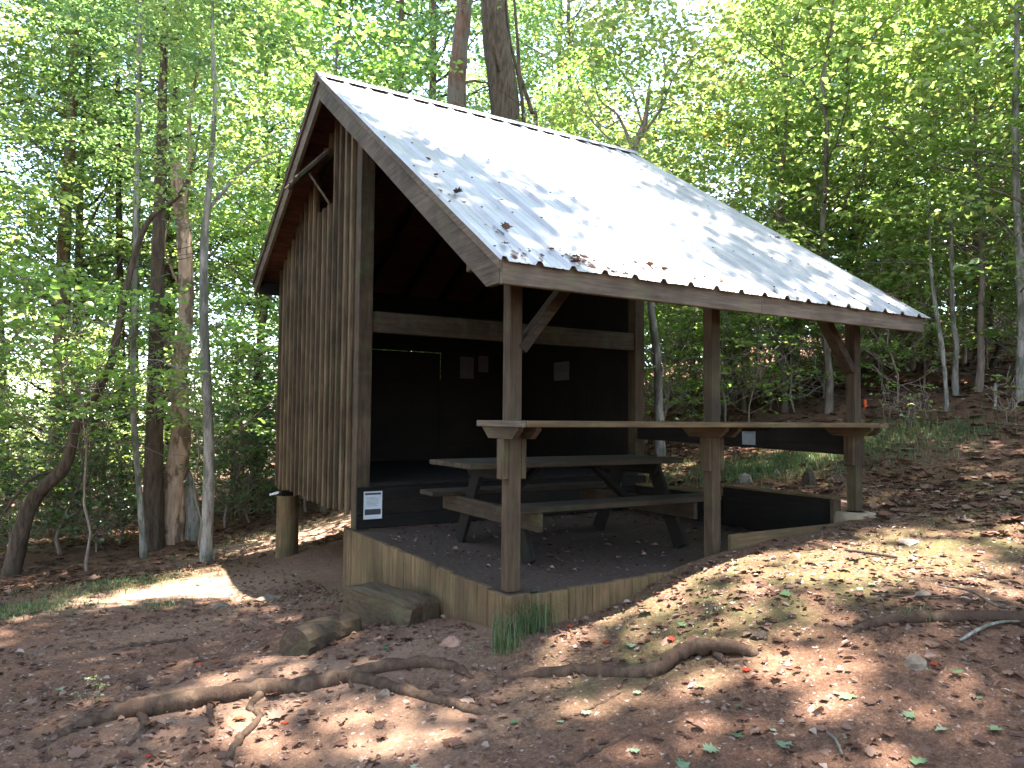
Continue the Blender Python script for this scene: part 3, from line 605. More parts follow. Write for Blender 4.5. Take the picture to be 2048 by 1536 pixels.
# --- trees that can be singled out, left of the shelter
px_tree((415, 1125), [(413, 1100), (418, 900), (410, 700), (408, 500), (418, 380), (430, 200), (425, 60), (430, -200)], [24, 21, 19, 17, 14, 11, 8, 6, 4], B_PALE, 'slender pale mossy trunk standing alone nearest the sunlit dirt left of the shelter', nlimb=9, tpl=('maple', 0), cs=.6, crown_at=at(428, 190, 9.8), cz=-2.6,
        branches=[([(412, 425), (445, 385), (500, 330), (575, 290)], 9, 3)])
px_tree((348, 1085), [(345, 1050), (350, 960), (362, 880), (358, 760), (372, 640), (370, 500), (358, 380), (352, 320)], [52, 44, 40, 34, 30, 28, 27, 26, 20], B_TAN, 'dead tan trunk stripped of bark, between the dark trunk and the pale mossy one', 'dead_tree', nlimb=0, rough=.1,
        branches=[([(358, 390), (340, 300), (330, 270)], 12, 3), ([(366, 420), (380, 330), (378, 230), (400, 120)], 14, 5), ([(372, 600), (330, 500), (345, 420)], 5, 3)])
px_tree((388, 1078), [(388, 1040), (380, 980), (373, 925)], [34, 27, 20, 3], B_PALE, 'short pale pointed snag leaning against the foot of the dead tan trunk', 'broken_snag', nlimb=0)
px_tree((308, 1098), [(306, 1060), (308, 900), (312, 700), (316, 500), (322, 300), (330, 50), (333, -150)], [42, 36, 30, 26, 22, 18, 12, 8], B_BROWN, 'thick dark trunk just left of the dead tan tree', tpl=('oak', 0), cs=.6, cz=-6)
px_tree((290, 1115), [(286, 1080), (276, 950), (266, 800), (268, 640), (272, 480), (276, 250), (282, -50)], [14, 11, 11, 10, 11, 10, 9, 7], B_PALE, 'thin silvery grey sapling trunk left of the thick dark trunk', tpl=('maple', 1), cs=.7, cz=-4.0)
px_tree((18, 1075), [(60, 1010), (128, 935), (155, 850), (215, 745), (240, 640), (262, 540), (298, 440), (370, 375), (400, 250)], [30, 25, 17, 15, 15, 13, 11, 10, 8, 5], B_BROWN, 'crooked brown trunk leaning strongly to the right at the left edge', nlimb=3, d=10.6, branches=[([(120, 940), (60, 960), (-10, 1050)], 8, 4)])
px_tree((112, 985), [(112, 900), (118, 780), (124, 640), (128, 480), (140, 280), (150, 50), (155, -150)], [32, 28, 27, 25, 22, 18, 15, 12], B_RED, 'straight reddish-brown trunk rising behind the leaning trunk on the left', tpl=('dark', 0), cs=.75, cz=-8, d=16,
        branches=[([(116, 760), (60, 735), (0, 712)], 5, 2), ([(118, 800), (180, 790), (260, 760)], 5, 2), ([(114, 840), (50, 815), (5, 812)], 4, 2)])
px_tree((8, 1000), [(8, 850), (2, 700), (-6, 500), (-14, 200)], [18, 16, 15, 13, 9], B_GREY, 'grey trunk cut by the left edge of the photo', d=15, tpl=('oak', 1), cs=.6, cz=-5)
px_tree((505, 1000), [(508, 880), (512, 760), (530, 620), (545, 520), (560, 300)], [13, 12, 12, 11, 9, 6], B_BROWN, 'slim brown trunk showing between the siding and the pale mossy trunk', d=15, tpl=('maple', 0), cs=.8, cz=-3)
px_tree((245, 1050), [(246, 900), (243, 700), (238, 450), (235, 150)], [17, 15, 13, 11, 9], B_DARK, 'dim dark trunk in the woods between leaning and thin grey trunks', d=17, tpl=('oak', 0), cs=.6, cz=-7)
# --- above and behind the roof
px_tree((915, 900), [(914, 500), (914, 190), (921, 90), (930, -20), (938, -250)], [44, 40, 34, 32, 30, 26], B_RED, 'reddish mottled trunk rising behind the ridge, left of the thick grey one', d=15.5, tpl=('oak', 1), cs=.9, cz=-3, nlimb=2)
px_tree((1030, 900), [(1022, 500), (1008, 200), (990, 60), (984, -60), (978, -250)], [70, 62, 54, 50, 46, 38], B_BROWN, 'thickest grey-brown trunk behind the ridge of the roof', d=15, tpl=('oak', 0), cs=.9, cz=-4, nlimb=2,
        branches=[([(1050, 260), (1040, 170), (1020, 80), (1012, 0)], 8, 5)])
px_tree((1060, 900), [(1072, 300), (1062, 220), (1040, 150), (1035, 80), (1025, -40)], [10, 9, 8, 7, 6, 5], B_BROWN, 'thin crooked dark trunk close right of the thickest trunk', d=13, tpl=('bright', 0), cs=.8, cz=-2, nlimb=3)
px_tree((1575, 830), [(1580, 500), (1568, 300), (1562, 200), (1552, 80), (1545, -30), (1538, -250)], [42, 38, 36, 34, 32, 30, 24], B_BROWN, 'large brown trunk rising behind the right half of the roof', d=19, tpl=('poplar', 0), cs=.9, cz=-6, nlimb=3)
px_tree((1560, 820), [(1585, 520), (1590, 400), (1575, 250), (1560, 150)], [14, 13, 12, 10, 7], B_PALE, 'narrow whitish trunk in front of the large brown trunk behind the roof', d=16.5, tpl=('maple', 1), cs=.7, cz=-2)
px_tree((1268, 900), [(1262, 400), (1268, 300), (1290, 240), (1300, 160)], [20, 16, 13, 9, 5], B_TWIG, 'half-bare tree with pale spreading twigs and few orange leaves behind the ridge', d=11.5, tpl=('turning', 0), cs=.8, cz=-4.6, nlimb=10,
        branches=[([(1265, 295), (1235, 230), (1195, 190), (1180, 80)], 8, 2), ([(1270, 290), (1320, 220), (1350, 150), (1400, 100)], 7, 2), ([(1262, 310), (1210, 270), (1160, 215)], 6, 2), ([(1285, 250), (1260, 170), (1230, 120), (1225, 40)], 5, 2), ([(1320, 220), (1330, 130), (1300, 60)], 4, 2), ([(1240, 240), (1200, 250), (1150, 160)], 4, 1.5)])
# --- seen through the porch and on the hillside
px_tree((1322, 912), [(1318, 850), (1316, 750), (1308, 660), (1302, 600), (1296, 420)], [22, 17, 17, 15, 13, 9], B_PALE, 'pale trunk seen through the porch right beside the far front post', tpl=('maple', 0), cs=.8, cz=-3)
px_tree((1462, 850), [(1462, 800), (1464, 720), (1466, 650), (1470, 450)], [26, 22, 20, 19, 14], B_GREY, 'grey trunk seen through the porch just right of the middle post', d=15, tpl=('oak', 1), cs=.55, cz=-5)
px_tree((1385, 850), [(1384, 760), (1388, 640), (1395, 450)], [11, 10, 9, 7], B_GREY, 'thin trunk seen through the porch left of the middle post', d=14, tpl=('maple', 1), cs=.8, cz=-3)
px_tree((1650, 850), [(1650, 800), (1655, 700), (1640, 640), (1650, 500)], [10, 9, 9, 8, 5], B_PALE, 'thin pale sapling seen through the porch near the right knee brace', d=13, tpl=('maple', 0), cs=.7, cz=-3,
        branches=[([(1650, 780), (1620, 720), (1600, 650)], 4, 2)])
px_tree((1812, 775), [(1812, 740), (1808, 660), (1802, 560), (1795, 430), (1790, 250)], [20, 17, 16, 15, 14, 11], B_DARK, 'straight dark trunk just right of the eave corner on the hillside', d=16, tpl=('oak', 0), cs=.45, cz=-2)
px_tree((1842, 768), [(1842, 740), (1838, 660), (1832, 560), (1828, 420)], [20, 17, 15, 14, 10], B_RED, 'brown trunk close behind the dark one right of the eave', d=17, tpl=('maple', 0), cs=1.1, cz=-5)
px_tree((1893, 820), [(1892, 780), (1885, 700), (1872, 620), (1862, 540), (1858, 400)], [8, 7.5, 8, 7, 6, 4], B_PALE, 'thin curving mossy sapling, left one of two on the right hillside', tpl=('maple', 1), cs=.55, cz=-1.2)
px_tree((1914, 790), [(1910, 760), (1913, 690), (1906, 640), (1904, 560), (1902, 380)], [12, 10, 10, 9, 8, 5], B_PALE, 'straight mossy sapling, right one of two on the right hillside', tpl=('maple', 1), cs=.6, cz=-1.2)
px_tree((2046, 800), [(2044, 740), (2046, 640), (2040, 520), (2034, 400), (2030, 250), (2034, 100), (2030, -100)], [22, 18, 17, 15, 13, 12, 10, 7], B_PALE, 'smooth pale trunk at the right edge of the photo', tpl=('maple', 0), cs=.8, cz=-2.2,
        branches=[([(2036, 480), (1990, 430), (1930, 400)], 5, 2), ([(2030, 330), (1960, 300), (1880, 310)], 5, 2)])
px_tree((1700, 800), [(1705, 700), (1700, 560), (1702, 460), (1690, 380), (1710, 330)], [14, 12, 11, 9, 6, 4], B_DARK, 'dark forked trunk above the middle of the right roof edge', d=15, tpl=('maple', 0), cs=.9, cz=-3.5,
        branches=[([(1700, 430), (1740, 370), (1760, 330)], 6, 2), ([(1700, 440), (1660, 400), (1640, 380)], 6, 2)])
px_tree((1990, 770), [(1985, 730), (2000, 690), (1975, 640), (1990, 580), (2010, 500)], [14, 12, 11, 10, 8, 5], B_DARK, 'twisted dark laurel trunk on the right hillside beside the pale trunk', d=14, tpl=('shrub', 1), cs=1.3, cz=-1.2, nlimb=14)
px_tree((2015, 690), [(2012, 640), (2020, 560), (2012, 420), (2020, 200)], [16, 14, 13, 12, 9], B_GREY, 'grey trunk far up the slope left of the right edge', d=19)
# --- the woods round about
FWD = (1.42, 1.0)
placed = []
def free(x, y, dmin):
    if -3.4 < x < 6.0 and -6 < y < 8.2: return False
    if -3.4 < x < 3.2 and 8 < y < 10: return False
    q = project((x, y, 1.)); 
    if (-80 < q[0] < 480 and q[2] < 15.5) or (850 < q[0] < 1110 and q[2] < 17.5) or (1500 < q[0] < 1640 and q[2] < 20): return False
    if dmin >= 3 and 1240 < q[0] < 1700 and q[2] < 26: return False
    for (a, b) in placed:
        if (a-x)**2+(b-y)**2 < dmin*dmin: return False
    p = project((x, y, 3.)); return p[2] > 0 and -450 < p[0] < 2500
def scatter(n, d0, d1, dmin, fn, seed, a0=12, a1=110):
    r = random.Random(seed); c = 0; tr = 0
    while c < n and tr < n*60:
        tr += 1; d = math.sqrt(r.uniform(d0*d0, d1*d1)); a = rad(r.uniform(a0, a1)); x = CC[0]+d*math.cos(a); y = CC[1]+d*math.sin(a)
        if not free(x, y, dmin): continue
        placed.append((x, y)); fn(x, y, d, r); c += 1
def side(x, y):
    px = project((x, y, 1.))[0]
    return 'left' if px < 620 else ('mid' if px < 1480 else 'right')
BINS = [(-60, 'beyond the left edge'), (60, 'at the left edge'), (200, 'behind the crooked leaning trunk'), (330, 'behind the thick dark trunk'), (460, 'behind the dead tan trunk'), (620, 'close left of the siding'),
        (850, 'over the left end of the ridge'), (1110, 'behind the two thick trunks above the ridge'), (1300, 'over the right end of the ridge'), (1430, 'seen left of the middle post'), (1600, 'seen right of the middle post'),
        (1760, 'behind the right porch post'), (1900, 'right of the eave corner'), (2060, 'near the smooth pale trunk at right'), (9999, 'beyond the right edge')]
def where(x, y, d):
    px = project((x, y, 1.))[0]; w_ = next(b for a, b in BINS if px < a)
    return ('near ' if d < 17 else 'distant ' if d < 30 else 'far-off '), w_
def put(tpl, i, x, y, d, s_, rz, name, nm, cat):
    dist, w_ = where(x, y, d); plant_tree(tpl, x, y, s_, rz, name, dist+nm+' '+w_, cat, dist+nm+' '+w_, i)
def big(x, y, d, r):
    k, i = r.choice([('oak', 0), ('oak', 1), ('poplar', 0), ('oak', 1), ('dark', 0)]); sd = side(x, y)
    if sd == 'left' and r.random() < .3: k, i = 'dark', 0
    if sd != 'left' and k == 'dark': k, i = 'oak', 1
    nm = {'oak': ('tall brown-barked tree', 'tall grey-barked tree')[i % 2], 'poplar': 'very tall dark-barked tree', 'dark': 'tall dark-leaved tree with low branches'}[k]
    put(k, i, x, y, d, r.uniform(.8, 1.1), r.uniform(0, 6.3), 'forest_tree', nm, 'tree')
def small(x, y, d, r):
    k, i = r.choice([('maple', 0), ('maple', 1), ('maple', 0), ('bright', 0), ('turning', 0)]); sd = side(x, y)
    if sd == 'left' and k == 'turning': k, i = 'maple', 1
    nm = {'maple': ('slim grey-stemmed green tree', 'slim pale-stemmed green tree')[i], 'bright': 'slim lime-green tree', 'turning': 'thin tree with yellowing leaves'}[k]
    put(k, i, x, y, d, r.uniform(.75, 1.2), r.uniform(0, 6.3), 'understory_tree', nm, 'tree')
def low(x, y, d, r):
    i = r.choice([0, 1]); put('sapling', i, x, y, d, r.uniform(.7, 1.3), r.uniform(0, 6.3), 'sapling', ('low green sapling', 'low lime-green sapling')[i], 'sapling')
def bush(x, y, d, r):
    i = r.choice([0, 1]); put('shrub', i, x, y, d, r.uniform(.8, 1.3), r.uniform(0, 6.3), 'shrub', ('short dark undergrowth shrub', 'taller dark undergrowth shrub')[i], 'shrub')
scatter(14, 15, 30, 3.2, big, 1); scatter(16, 30, 52, 3.4, big, 2)
scatter(24, 11.5, 19, 1.7, small, 3); scatter(48, 19, 44, 2.0, small, 4); scatter(26, 36, 60, 2.4, small, 11); scatter(10, 34, 62, 3.4, big, 12); scatter(26, 12.5, 21, 1.0, low, 7, 28, 62); scatter(12, 15.5, 26, 1.2, low, 8, 75, 100); scatter(20, 13, 21, .9, low, 21, 20, 46); scatter(8, 14, 22, 1.4, small, 22, 20, 44)
scatter(26, 13.5, 22, 1.2, bush, 5); scatter(40, 22, 36, 1.4, bush, 6)
def at_tree(tpl, px, d, s, label, idx=0, name='understory_tree', cat='tree', group=None, rz=None, sz=1.):
    q = at(px, 700, d); return plant_tree(tpl, q[0], q[1], s, RNG.uniform(0, 6) if rz is None else rz, name, label, cat, group, idx, sz)
at_tree('bright', 660, 13.2, 1.12, 'bright lime tree whose boughs show just over the left end of the ridge')
at_tree('bright', 2330, 9.8, 1.15, 'leafy tree reaching lime boughs into the upper right corner')
at_tree('maple', -520, 8.5, 1.25, 'leafy tree reaching boughs in from the left edge above the leaning trunk')
at_tree('maple', 1440, 13.5, .42, 'low bright sapling seen through the porch left of the middle post', 1, sz=1)
at_tree('maple', 1540, 12.8, .40, 'low leafy sapling seen through the porch right of the middle post', 0)
at_tree('maple', 1360, 15.0, .60, 'leafy sapling behind the pale trunk seen through the porch', 0)
at_tree('turning', 1600, 14.5, .50, 'sapling with a few orange leaves seen through the porch by the right knee brace', 0)
at_tree('maple', 1760, 13.8, .5, 'low sapling just right of the right porch post', 1)
at_tree('maple', 60, 14.2, .55, 'bright low sapling under the leaning trunk at the left edge', 1)
at_tree('maple', 190, 14.0, .5, 'bright low sapling behind the thin grey trunk on the left', 0)
at_tree('maple', 475, 14.5, .5, 'low sapling between the pale mossy trunk and the siding', 0)
for i, (px, py, s, lab) in enumerate([(30, 1120, .85, 'beside the foot of the crooked leaning trunk'), (110, 1110, 1., 'right of the crooked leaning trunk at the clearing edge'), (190, 1105, .8, 'left of the thin silvery sapling trunk'), (250, 1090, .9, 'at the foot of the thin silvery sapling trunk'),
    (150, 1080, 1.1, 'below the straight reddish trunk, the taller one there'), (440, 1060, .8, 'just right of the pale mossy trunk'), (500, 1045, .8, 'halfway between the pale mossy trunk and the pier'), (620, 1020, .9, 'seen under the siding right of the pier'), (670, 1010, .8, 'seen under the right end of the siding'),
    (60, 1060, 1.2, 'largest, behind the leaning trunk at the left edge'), (-60, 1120, 1.0, 'cut by the left edge of the photo')]):
    g, d = gpt(px, py); plant_tree('shrub', g[0], g[1], s, i*1.7, 'shrub', 'tangled laurel shrub '+lab, 'shrub', 'tangled laurel shrubs along the clearing edge', i % 2)
for i, (px, py, s, lab) in enumerate([(1775, 838, .9, 'low green seedling on the hillside just above the right end of the counter'), (1850, 842, .9, 'low green seedling at the foot of the thin curving sapling'), (1820, 850, .7, 'small seedling among leaves between counter end and curving sapling'), (2020, 845, 1.1, 'leafy seedling at the right edge under the smooth pale trunk'), (188, 1412, .28, 'tiny green seedling beside the long root at lower left'), (1420, 1235, .22, 'tiny seedling on the moss beyond the arching root')]):
    g, d = gpt(px, py); plant_tree('seedling', g[0], g[1], s, i, 'seedling', lab, 'plant', None)
at_tree('dark', 130, 18, .95, 'dark-leaved tree behind the straight reddish trunk on the left', name='forest_tree')
at_tree('oak', 330, 17.5, .8, 'brown-barked tree whose crown hangs above the dead tan trunk', 0, name='forest_tree')
at_tree('oak', -60, 15.5, .85, 'grey-barked tree hanging foliage over the upper left corner', 1, name='forest_tree')
at_tree('oak', 520, 19, .85, 'grey-barked tree with its crown above the gable peak', 1, name='forest_tree')
at_tree('oak', 800, 20, .9, 'brown-barked tree showing left of the two thick trunks', 0, name='forest_tree')
at_tree('oak', 1140, 21, .9, 'grey-barked tree right of the two thick trunks', 1, name='forest_tree')
at_tree('dark', 1010, 25, 1.0, 'dark-leaved tree far behind the two thick trunks', name='forest_tree')
at_tree('maple', 800, 17, 1.2, 'leafy lime tree just behind the ridge left of the two thick trunks')
at_tree('maple', 1180, 18, 1.2, 'leafy lime tree behind the half-bare tree at the ridge', 1)
at_tree('bough', 190, 10.3, 1., 'slender sapling spreading flat lime sprays in front of the trunks on the left')
at_tree('bough', 420, 11.4, .85, 'slender sapling with flat lime sprays beside the pale mossy trunk')
at_tree('bright', 1950, 14.5, 1.1, 'big-leaved lime tree filling the upper right above the hillside saplings')
at_tree('maple', 1570, 12.4, 1.0, 'leafy lime tree rising behind the right half of the ridge')
at_tree('sapling', 1330, 11.6, .8, 'bright sapling just behind the far front post, seen through the porch', 1)
at_tree('sapling', 1500, 11.8, .75, 'bright sapling right of the middle post, seen through the porch', 1)
at_tree('sapling', 1590, 12.2, .8, 'green sapling seen through the porch left of the right knee brace', 0)
at_tree('sapling', 1770, 13.0, .8, 'green sapling beside the right porch post below the eave corner', 1)
# ------------------------------------------------------------------ unseen canopy overhead that shades the clearing, its gaps shaped for the sun patches
def roof_pt(px, py):
    r = ray(px, py); t = (RZ-.682*RY-CC[2]+.682*CC[1])/(r[2]-.682*r[1]); return CC+r*t
LIT = []
for px, py, r in [(640, 160, .2), (700, 190, .25), (770, 225, .25), (850, 262, .28), (930, 300, .3), (1020, 325, .4), (1120, 350, .5), (1220, 370, .6), (1290, 420, .45), (880, 225, .5), (1000, 260, .65), (1140, 290, .65), (1230, 330, .65), (1080, 300, .6), (950, 250, .5), (760, 190, .35), (820, 210, .4), (1310, 480, .26), (1230, 440, .26), (1370, 545, .14), (1180, 420, .25), (1250, 520, .14),
                   (1690, 560, .12), (1600, 520, .09), (1750, 600, .08), (1640, 480, .08), (1450, 450, .12), (1390, 350, .3), (1180, 540, .07)]:
    LIT.append((*roof_pt(px, py), r))
for px, py, r in [(200, 1205, .3), (290, 1190, .45), (370, 1170, .5), (440, 1175, .5), (480, 1195, .3), (400, 1140, .5), (630, 1075, .6), (560, 1100, .5), (700, 1065, .5), (720, 1040, .5), (520, 1085, .5), (820, 1060, .5),
                  (1960, 1130, .28), (1900, 1110, .16), (1250, 1160, .16), (1560, 1100, .22), (1480, 1130, .14), (640, 1440, .12), (540, 1480, .08), (700, 1500, .12), (600, 1370, .10), (1230, 1170, .12), (1640, 1170, .14), (300, 1460, .08), (620, 1390, .08), (1380, 1170, .1),
                  (20, 1180, .25), (100, 1150, .2), (1330, 1200, .12), (1700, 1080, .14), (1420, 1300, .07), (2010, 1200, .12), (1620, 1230, .08), (1780, 1300, .08), (1500, 1380, .09), (1650, 1420, .08), (1900, 1400, .07), (1840, 1120, .2), (1760, 1130, .12), (1150, 1480, .08), (1300, 1440, .07), (1960, 1060, .25), (1690, 1150, .1), (1780, 1190, .1), (230, 1500, .1), (480, 1340, .08), (540, 1310, .07), (1200, 1240, .1), (740, 1250, .06), (830, 1460, .08)]:
    g, d = gpt(px, py); LIT.append((*g, r))
LIT = np.array(LIT)
def canopy():
    n = 9600; c = np.stack([RNG.uniform(-7.5, 11.5, n), RNG.uniform(-11, 10, n), RNG.uniform(0, 1, n)], 1)
    d = np.hypot(c[:, 0]-CC[0], c[:, 1]-CC[1]); c[:, 2] = np.maximum(15., 1.8+.70*d)+c[:, 2]*4.0
    r = RNG.uniform(.35, .7, n); keep = np.ones(n, bool)
    for (x, y, z, rr) in LIT:
        h = (c[:, 2]-z)/SUN[2]; q = c[:, :2]-SUN[None, :2]*h[:, None]; keep &= np.hypot(q[:, 0]-x, q[:, 1]-y) > rr+r*.4
    h = c[:, 2]+.4; qx = c[:, 0]-SUN[0]*h; qy = c[:, 1]-SUN[1]*h
    keep &= ~((qx > 6.2) & (RNG.uniform(0, 1, n) < .65)); keep &= ~((qx > 5.2) & (qy > 1.5)); keep &= ~((qy > 7.3) & (RNG.uniform(0, 1, n) < .6))
    c, r = c[keep], r[keep]; V = sprays(c, r, 46, .15, flat=.3); me = quads_mesh('forest_canopy', V, np.clip(RNG.normal(.45, .2, len(V)), 0, 1), L_CANOPY, 6, LF)
    tag(linked('forest_canopy', me), 'unseen high leafy canopy over the clearing, gaps shaped for the sun patches', 'canopy', None, 'stuff')
canopy()
def unseen_woods_around():  # leaf wall added out of view to cut side light reaching the interior
    n = 1700; a = RNG.uniform(rad(118), rad(372), n); q = RNG.uniform(10.5, 15, n); c = np.stack([q*np.cos(a)-1.5, q*np.sin(a)-2.5, RNG.uniform(0, 1, n)**.9*12.5-.6], 1)
    pr = project(c.T.T); k = ~((pr[2] > 0) & (pr[0] > -60) & (pr[0] < 2110)) if False else np.array([not (project(p)[2] > 0 and -60 < project(p)[0] < 2110) for p in c]); c = c[k]
    V = sprays(c, RNG.uniform(.8, 1.3, len(c)), 14, .3, flat=.5); me = quads_mesh('surrounding_woods', V, np.clip(RNG.normal(.4, .2, len(V)), 0, 1), L_CANOPY, 6, LF)
    tag(linked('surrounding_woods', me), 'unseen leafy woods added behind the viewer to cut side light', 'woods', None, 'stuff')
unseen_woods_around()
# ------------------------------------------------------------------ roots, logs, stones
def gtop(px, py, up=0.):
    g, d = gpt(px, py); return np.array([g[0], g[1], gh(g[0], g[1])+up]), d
def root(label, chains, name='tree_root'):
    mb = MB()
    for pts in chains:
        P = []; R = []
        for (px, py, w_, up) in pts: g, d = gtop(px, py+w_*.3+up*150); r = w_*.5*d/FPX; P.append(g+(0, 0, up*.8+r*.0)); R.append(r)
        n = len(P)*6; C_ = curve(P, n); C_[1:-1] += RNG.normal(0, .003, (n-2, 3)); mb.tube(C_, np.interp(np.linspace(0, len(R)-1, n), range(len(R)), R)*(1+.10*np.sin(np.arange(n)*1.3+px)), 14, .13)
    tag(mb.build(name, B_ROOT, None, True, loc=mb.v[0]), label, 'root')
    return
_build = MB.build
root('long exposed root snaking across the dirt at lower left', [
 [(80, 1490, 14, -.03), (140, 1455, 26, .0), (230, 1420, 36, .02), (320, 1405, 40, .04), (420, 1388, 38, .04), (520, 1372, 36, .03), (620, 1362, 36, .02), (700, 1345, 34, .02), (770, 1328, 28, .02), (850, 1320, 25, .02), (905, 1328, 22, .015), (945, 1355, 16, -.02)],
 [(700, 1345, 30, .0), (760, 1362, 26, .01), (830, 1382, 24, .01), (900, 1400, 22, .01), (960, 1420, 20, .0), (1010, 1425, 8, -.02)],
 [(425, 1392, 14, .02), (420, 1420, 13, .01), (428, 1452, 9, -.01)], [(275, 1410, 16, .01), (290, 1450, 18, .0), (255, 1490, 14, -.01)],
 [(530, 1375, 20, .0), (500, 1410, 14, .0), (520, 1430, 12, 0), (475, 1480, 18, .01), (450, 1530, 14, .0)], [(700, 1350, 12, 0), (705, 1375, 9, -.01)]])
root('thick root arching off the moss in front of the middle post', [
 [(1035, 1352, 12, -.02), (1080, 1342, 26, .0), (1160, 1336, 27, .01), (1250, 1340, 26, .01), (1320, 1332, 28, .03), (1350, 1308, 30, .05), (1400, 1293, 30, .06), (1470, 1295, 26, .05), (1520, 1306, 14, -.02)],
 [(1430, 1300, 18, .03), (1445, 1318, 14, .0), (1458, 1332, 9, -.02)]])
root('smooth root running out of the right edge of the photo', [
 [(1680, 1275, 8, -.02), (1720, 1252, 18, .01), (1780, 1237, 22, .02), (1860, 1230, 24, .025), (1950, 1230, 25, .025), (2040, 1232, 27, .03), (2120, 1236, 27, .03)]])
root('faint half-buried root left of the split log', [[(210, 1300, 6, -.01), (260, 1290, 11, .0), (330, 1283, 11, .0), (380, 1276, 5, -.01)]])
root('thin root crossing the dirt at the bottom centre', [[(1085, 1545, 10, .0), (1150, 1520, 11, .0), (1200, 1496, 10, .0), (1260, 1470, 7, -.01)]])
root('fine dark root trailing below the arching root', [[(1150, 1430, 6, 0), (1200, 1405, 8, 0), (1240, 1385, 5, 0)]])
def stick(label, pts, mat=B_TWIG, name='stick'):
    mb = MB(); P = []; R = []
    for (px, py, w_, up) in pts: g, d = gtop(px, py); P.append(g+(0, 0, up)); R.append(max(.003, w_*.5*d/FPX))
    n = len(P)*3; mb.tube(curve(P, n), np.interp(np.linspace(0, len(R)-1, n), range(len(R)), R), 7, .08); tag(mb.build(name, mat, None, True, loc=mb.v[0]), label, 'stick')
stick('pale stick lying below the smooth root at the right edge', [(1920, 1285, 6, .01), (1960, 1265, 7, .02), (2000, 1252, 6, .02), (2045, 1250, 4, .02)], B_PALE)
stick('dark stick lying across the sunny moss right of the right post', [(1690, 1103, 6, .01), (1740, 1112, 7, .02), (1795, 1118, 5, .01)], B_DARK)
stick('bent stick with a fork near the right edge', [(1880, 1180, 4, .03), (1940, 1200, 4, .05), (1990, 1225, 6, .04), (2020, 1228, 5, .03)], B_GREY)
stick('short stick under the seedlings near the bright patch at right', [(1740, 1190, 5, .01), (1830, 1200, 5, .02), (1900, 1195, 3, .01)], B_DARK)
stick('curled twig near the bottom right of the dirt', [(1655, 1470, 5, .01), (1672, 1490, 6, .02), (1685, 1515, 5, .01)], B_PALE)
stick('thin twig on the dirt below the long root', [(400, 1560, 4, .01), (330, 1530, 4, .01), (290, 1500, 3, .01)], B_BROWN)
stick('short upright cut stake on the sunny hillside', [(1990, 815, 6, -.02), (1991, 812, 6, .12), (1992, 810, 6, .3)], B_PALE, 'stake')
def rock(label, px, py, wpx, hr=.55, mat=None, name='stone', seed=0, peak=0, cat='stone'):
    g, d = gtop(px, py); r = wpx*.5*d/FPX; rg = np.random.default_rng(seed+int(px)); mb = MB(); n = 11; rings = []
    for k, (zz, q) in enumerate([(-.3, 1.), (.05, 1.05), (.4, .92), (.75, .66), (1., .25 if not peak else .07)]):
        a = np.linspace(0, 2*np.pi, n, endpoint=False); rr = r*q*(1+rg.uniform(-.16, .16, n)); rings.append(np.stack([np.cos(a)*rr, np.sin(a)*rr*.8, np.full(n, zz*r*hr*(1+peak))+rg.normal(0, r*.05, n)], 1))
    vs = np.concatenate(rings)+g; fs = [(k*n+j, k*n+(j+1) % n, (k+1)*n+(j+1) % n, (k+1)*n+j) for k in range(4) for j in range(n)]+[tuple(range(4*n, 5*n))]
    mb.add(vs, fs, 1.); tag(mb.build(name, mat or M_STONE, None, False, loc=g), label, cat)
rock('rounded grey-brown stone with a red leaf beside it at lower right', 1832, 1332, 46, .9)
rock('small tan stone tucked under the forked root', 770, 1390, 26, .9)
rock('pinkish stone in the dirt below the retaining wall corner', 902, 1288, 46, .6, simple('pink_stone', (.28, .165, .115), .9, .2, 9))
rock('dark pointed stone behind the uphill retaining wall', 1490, 965, 34, .8, M_STONE2, peak=.4)
rock('round tan stone in the grass behind the uphill retaining wall', 1553, 950, 20, 1.1)
rock('pointed dark rotten stump beyond the uphill wall', 1618, 970, 30, 1.0, B_DARK, 'stump', 3, 1.3, 'stump')
rock('low broken stump close left of the right post', 1672, 962, 40, .7, B_BROWN, 'stump', 4, 0, 'stump')
rock('flat stone at the edge of the bright dirt patch', 535, 1200, 50, .35)
rock('lumpy stone at the lower edge of the bright dirt patch', 440, 1215, 36, .5)
rock('chunk of dark bark behind the arching root', 1520, 1272, 40, .5, B_DARK, 'bark_chunk', 5, 0, 'bark')
rock('round sawn stub poking up at the bottom edge', 1416, 1545, 52, .8, B_ROOT, 'stub', 6, 0, 'stub')
rock('small stone near the two pale leaves by the right root', 1575, 1330, 18, .7); rock('pale stone on the sunny moss right of the post', 1815, 1085, 44, .35, simple('pale_stone', (.28, .22, .18), .9, .2, 12))
rock('flat brown stone left of the bright patch at right', 1845, 1190, 34, .5)
for i in range(30):
    px = RN.uniform(20, 2030); py = RN.uniform(1290, 1520) if RN.random() < .7 else RN.uniform(1150, 1290)
    if 680 < px < 1700 and py < 1290: continue
    rock('little stone lying in the leaf litter and dirt', px, py, RN.uniform(6, 12), RN.uniform(.5, .9), RN.choice([M_STONE, M_STONE2, M_CONC]), 'pebble', i)
    bpy.data.objects[-1] if False else None
for o in bpy.data.objects:
    if o.name.startswith('pebble'): o['group'] = 'little stones in the dirt'; o['category'] = 'pebble'
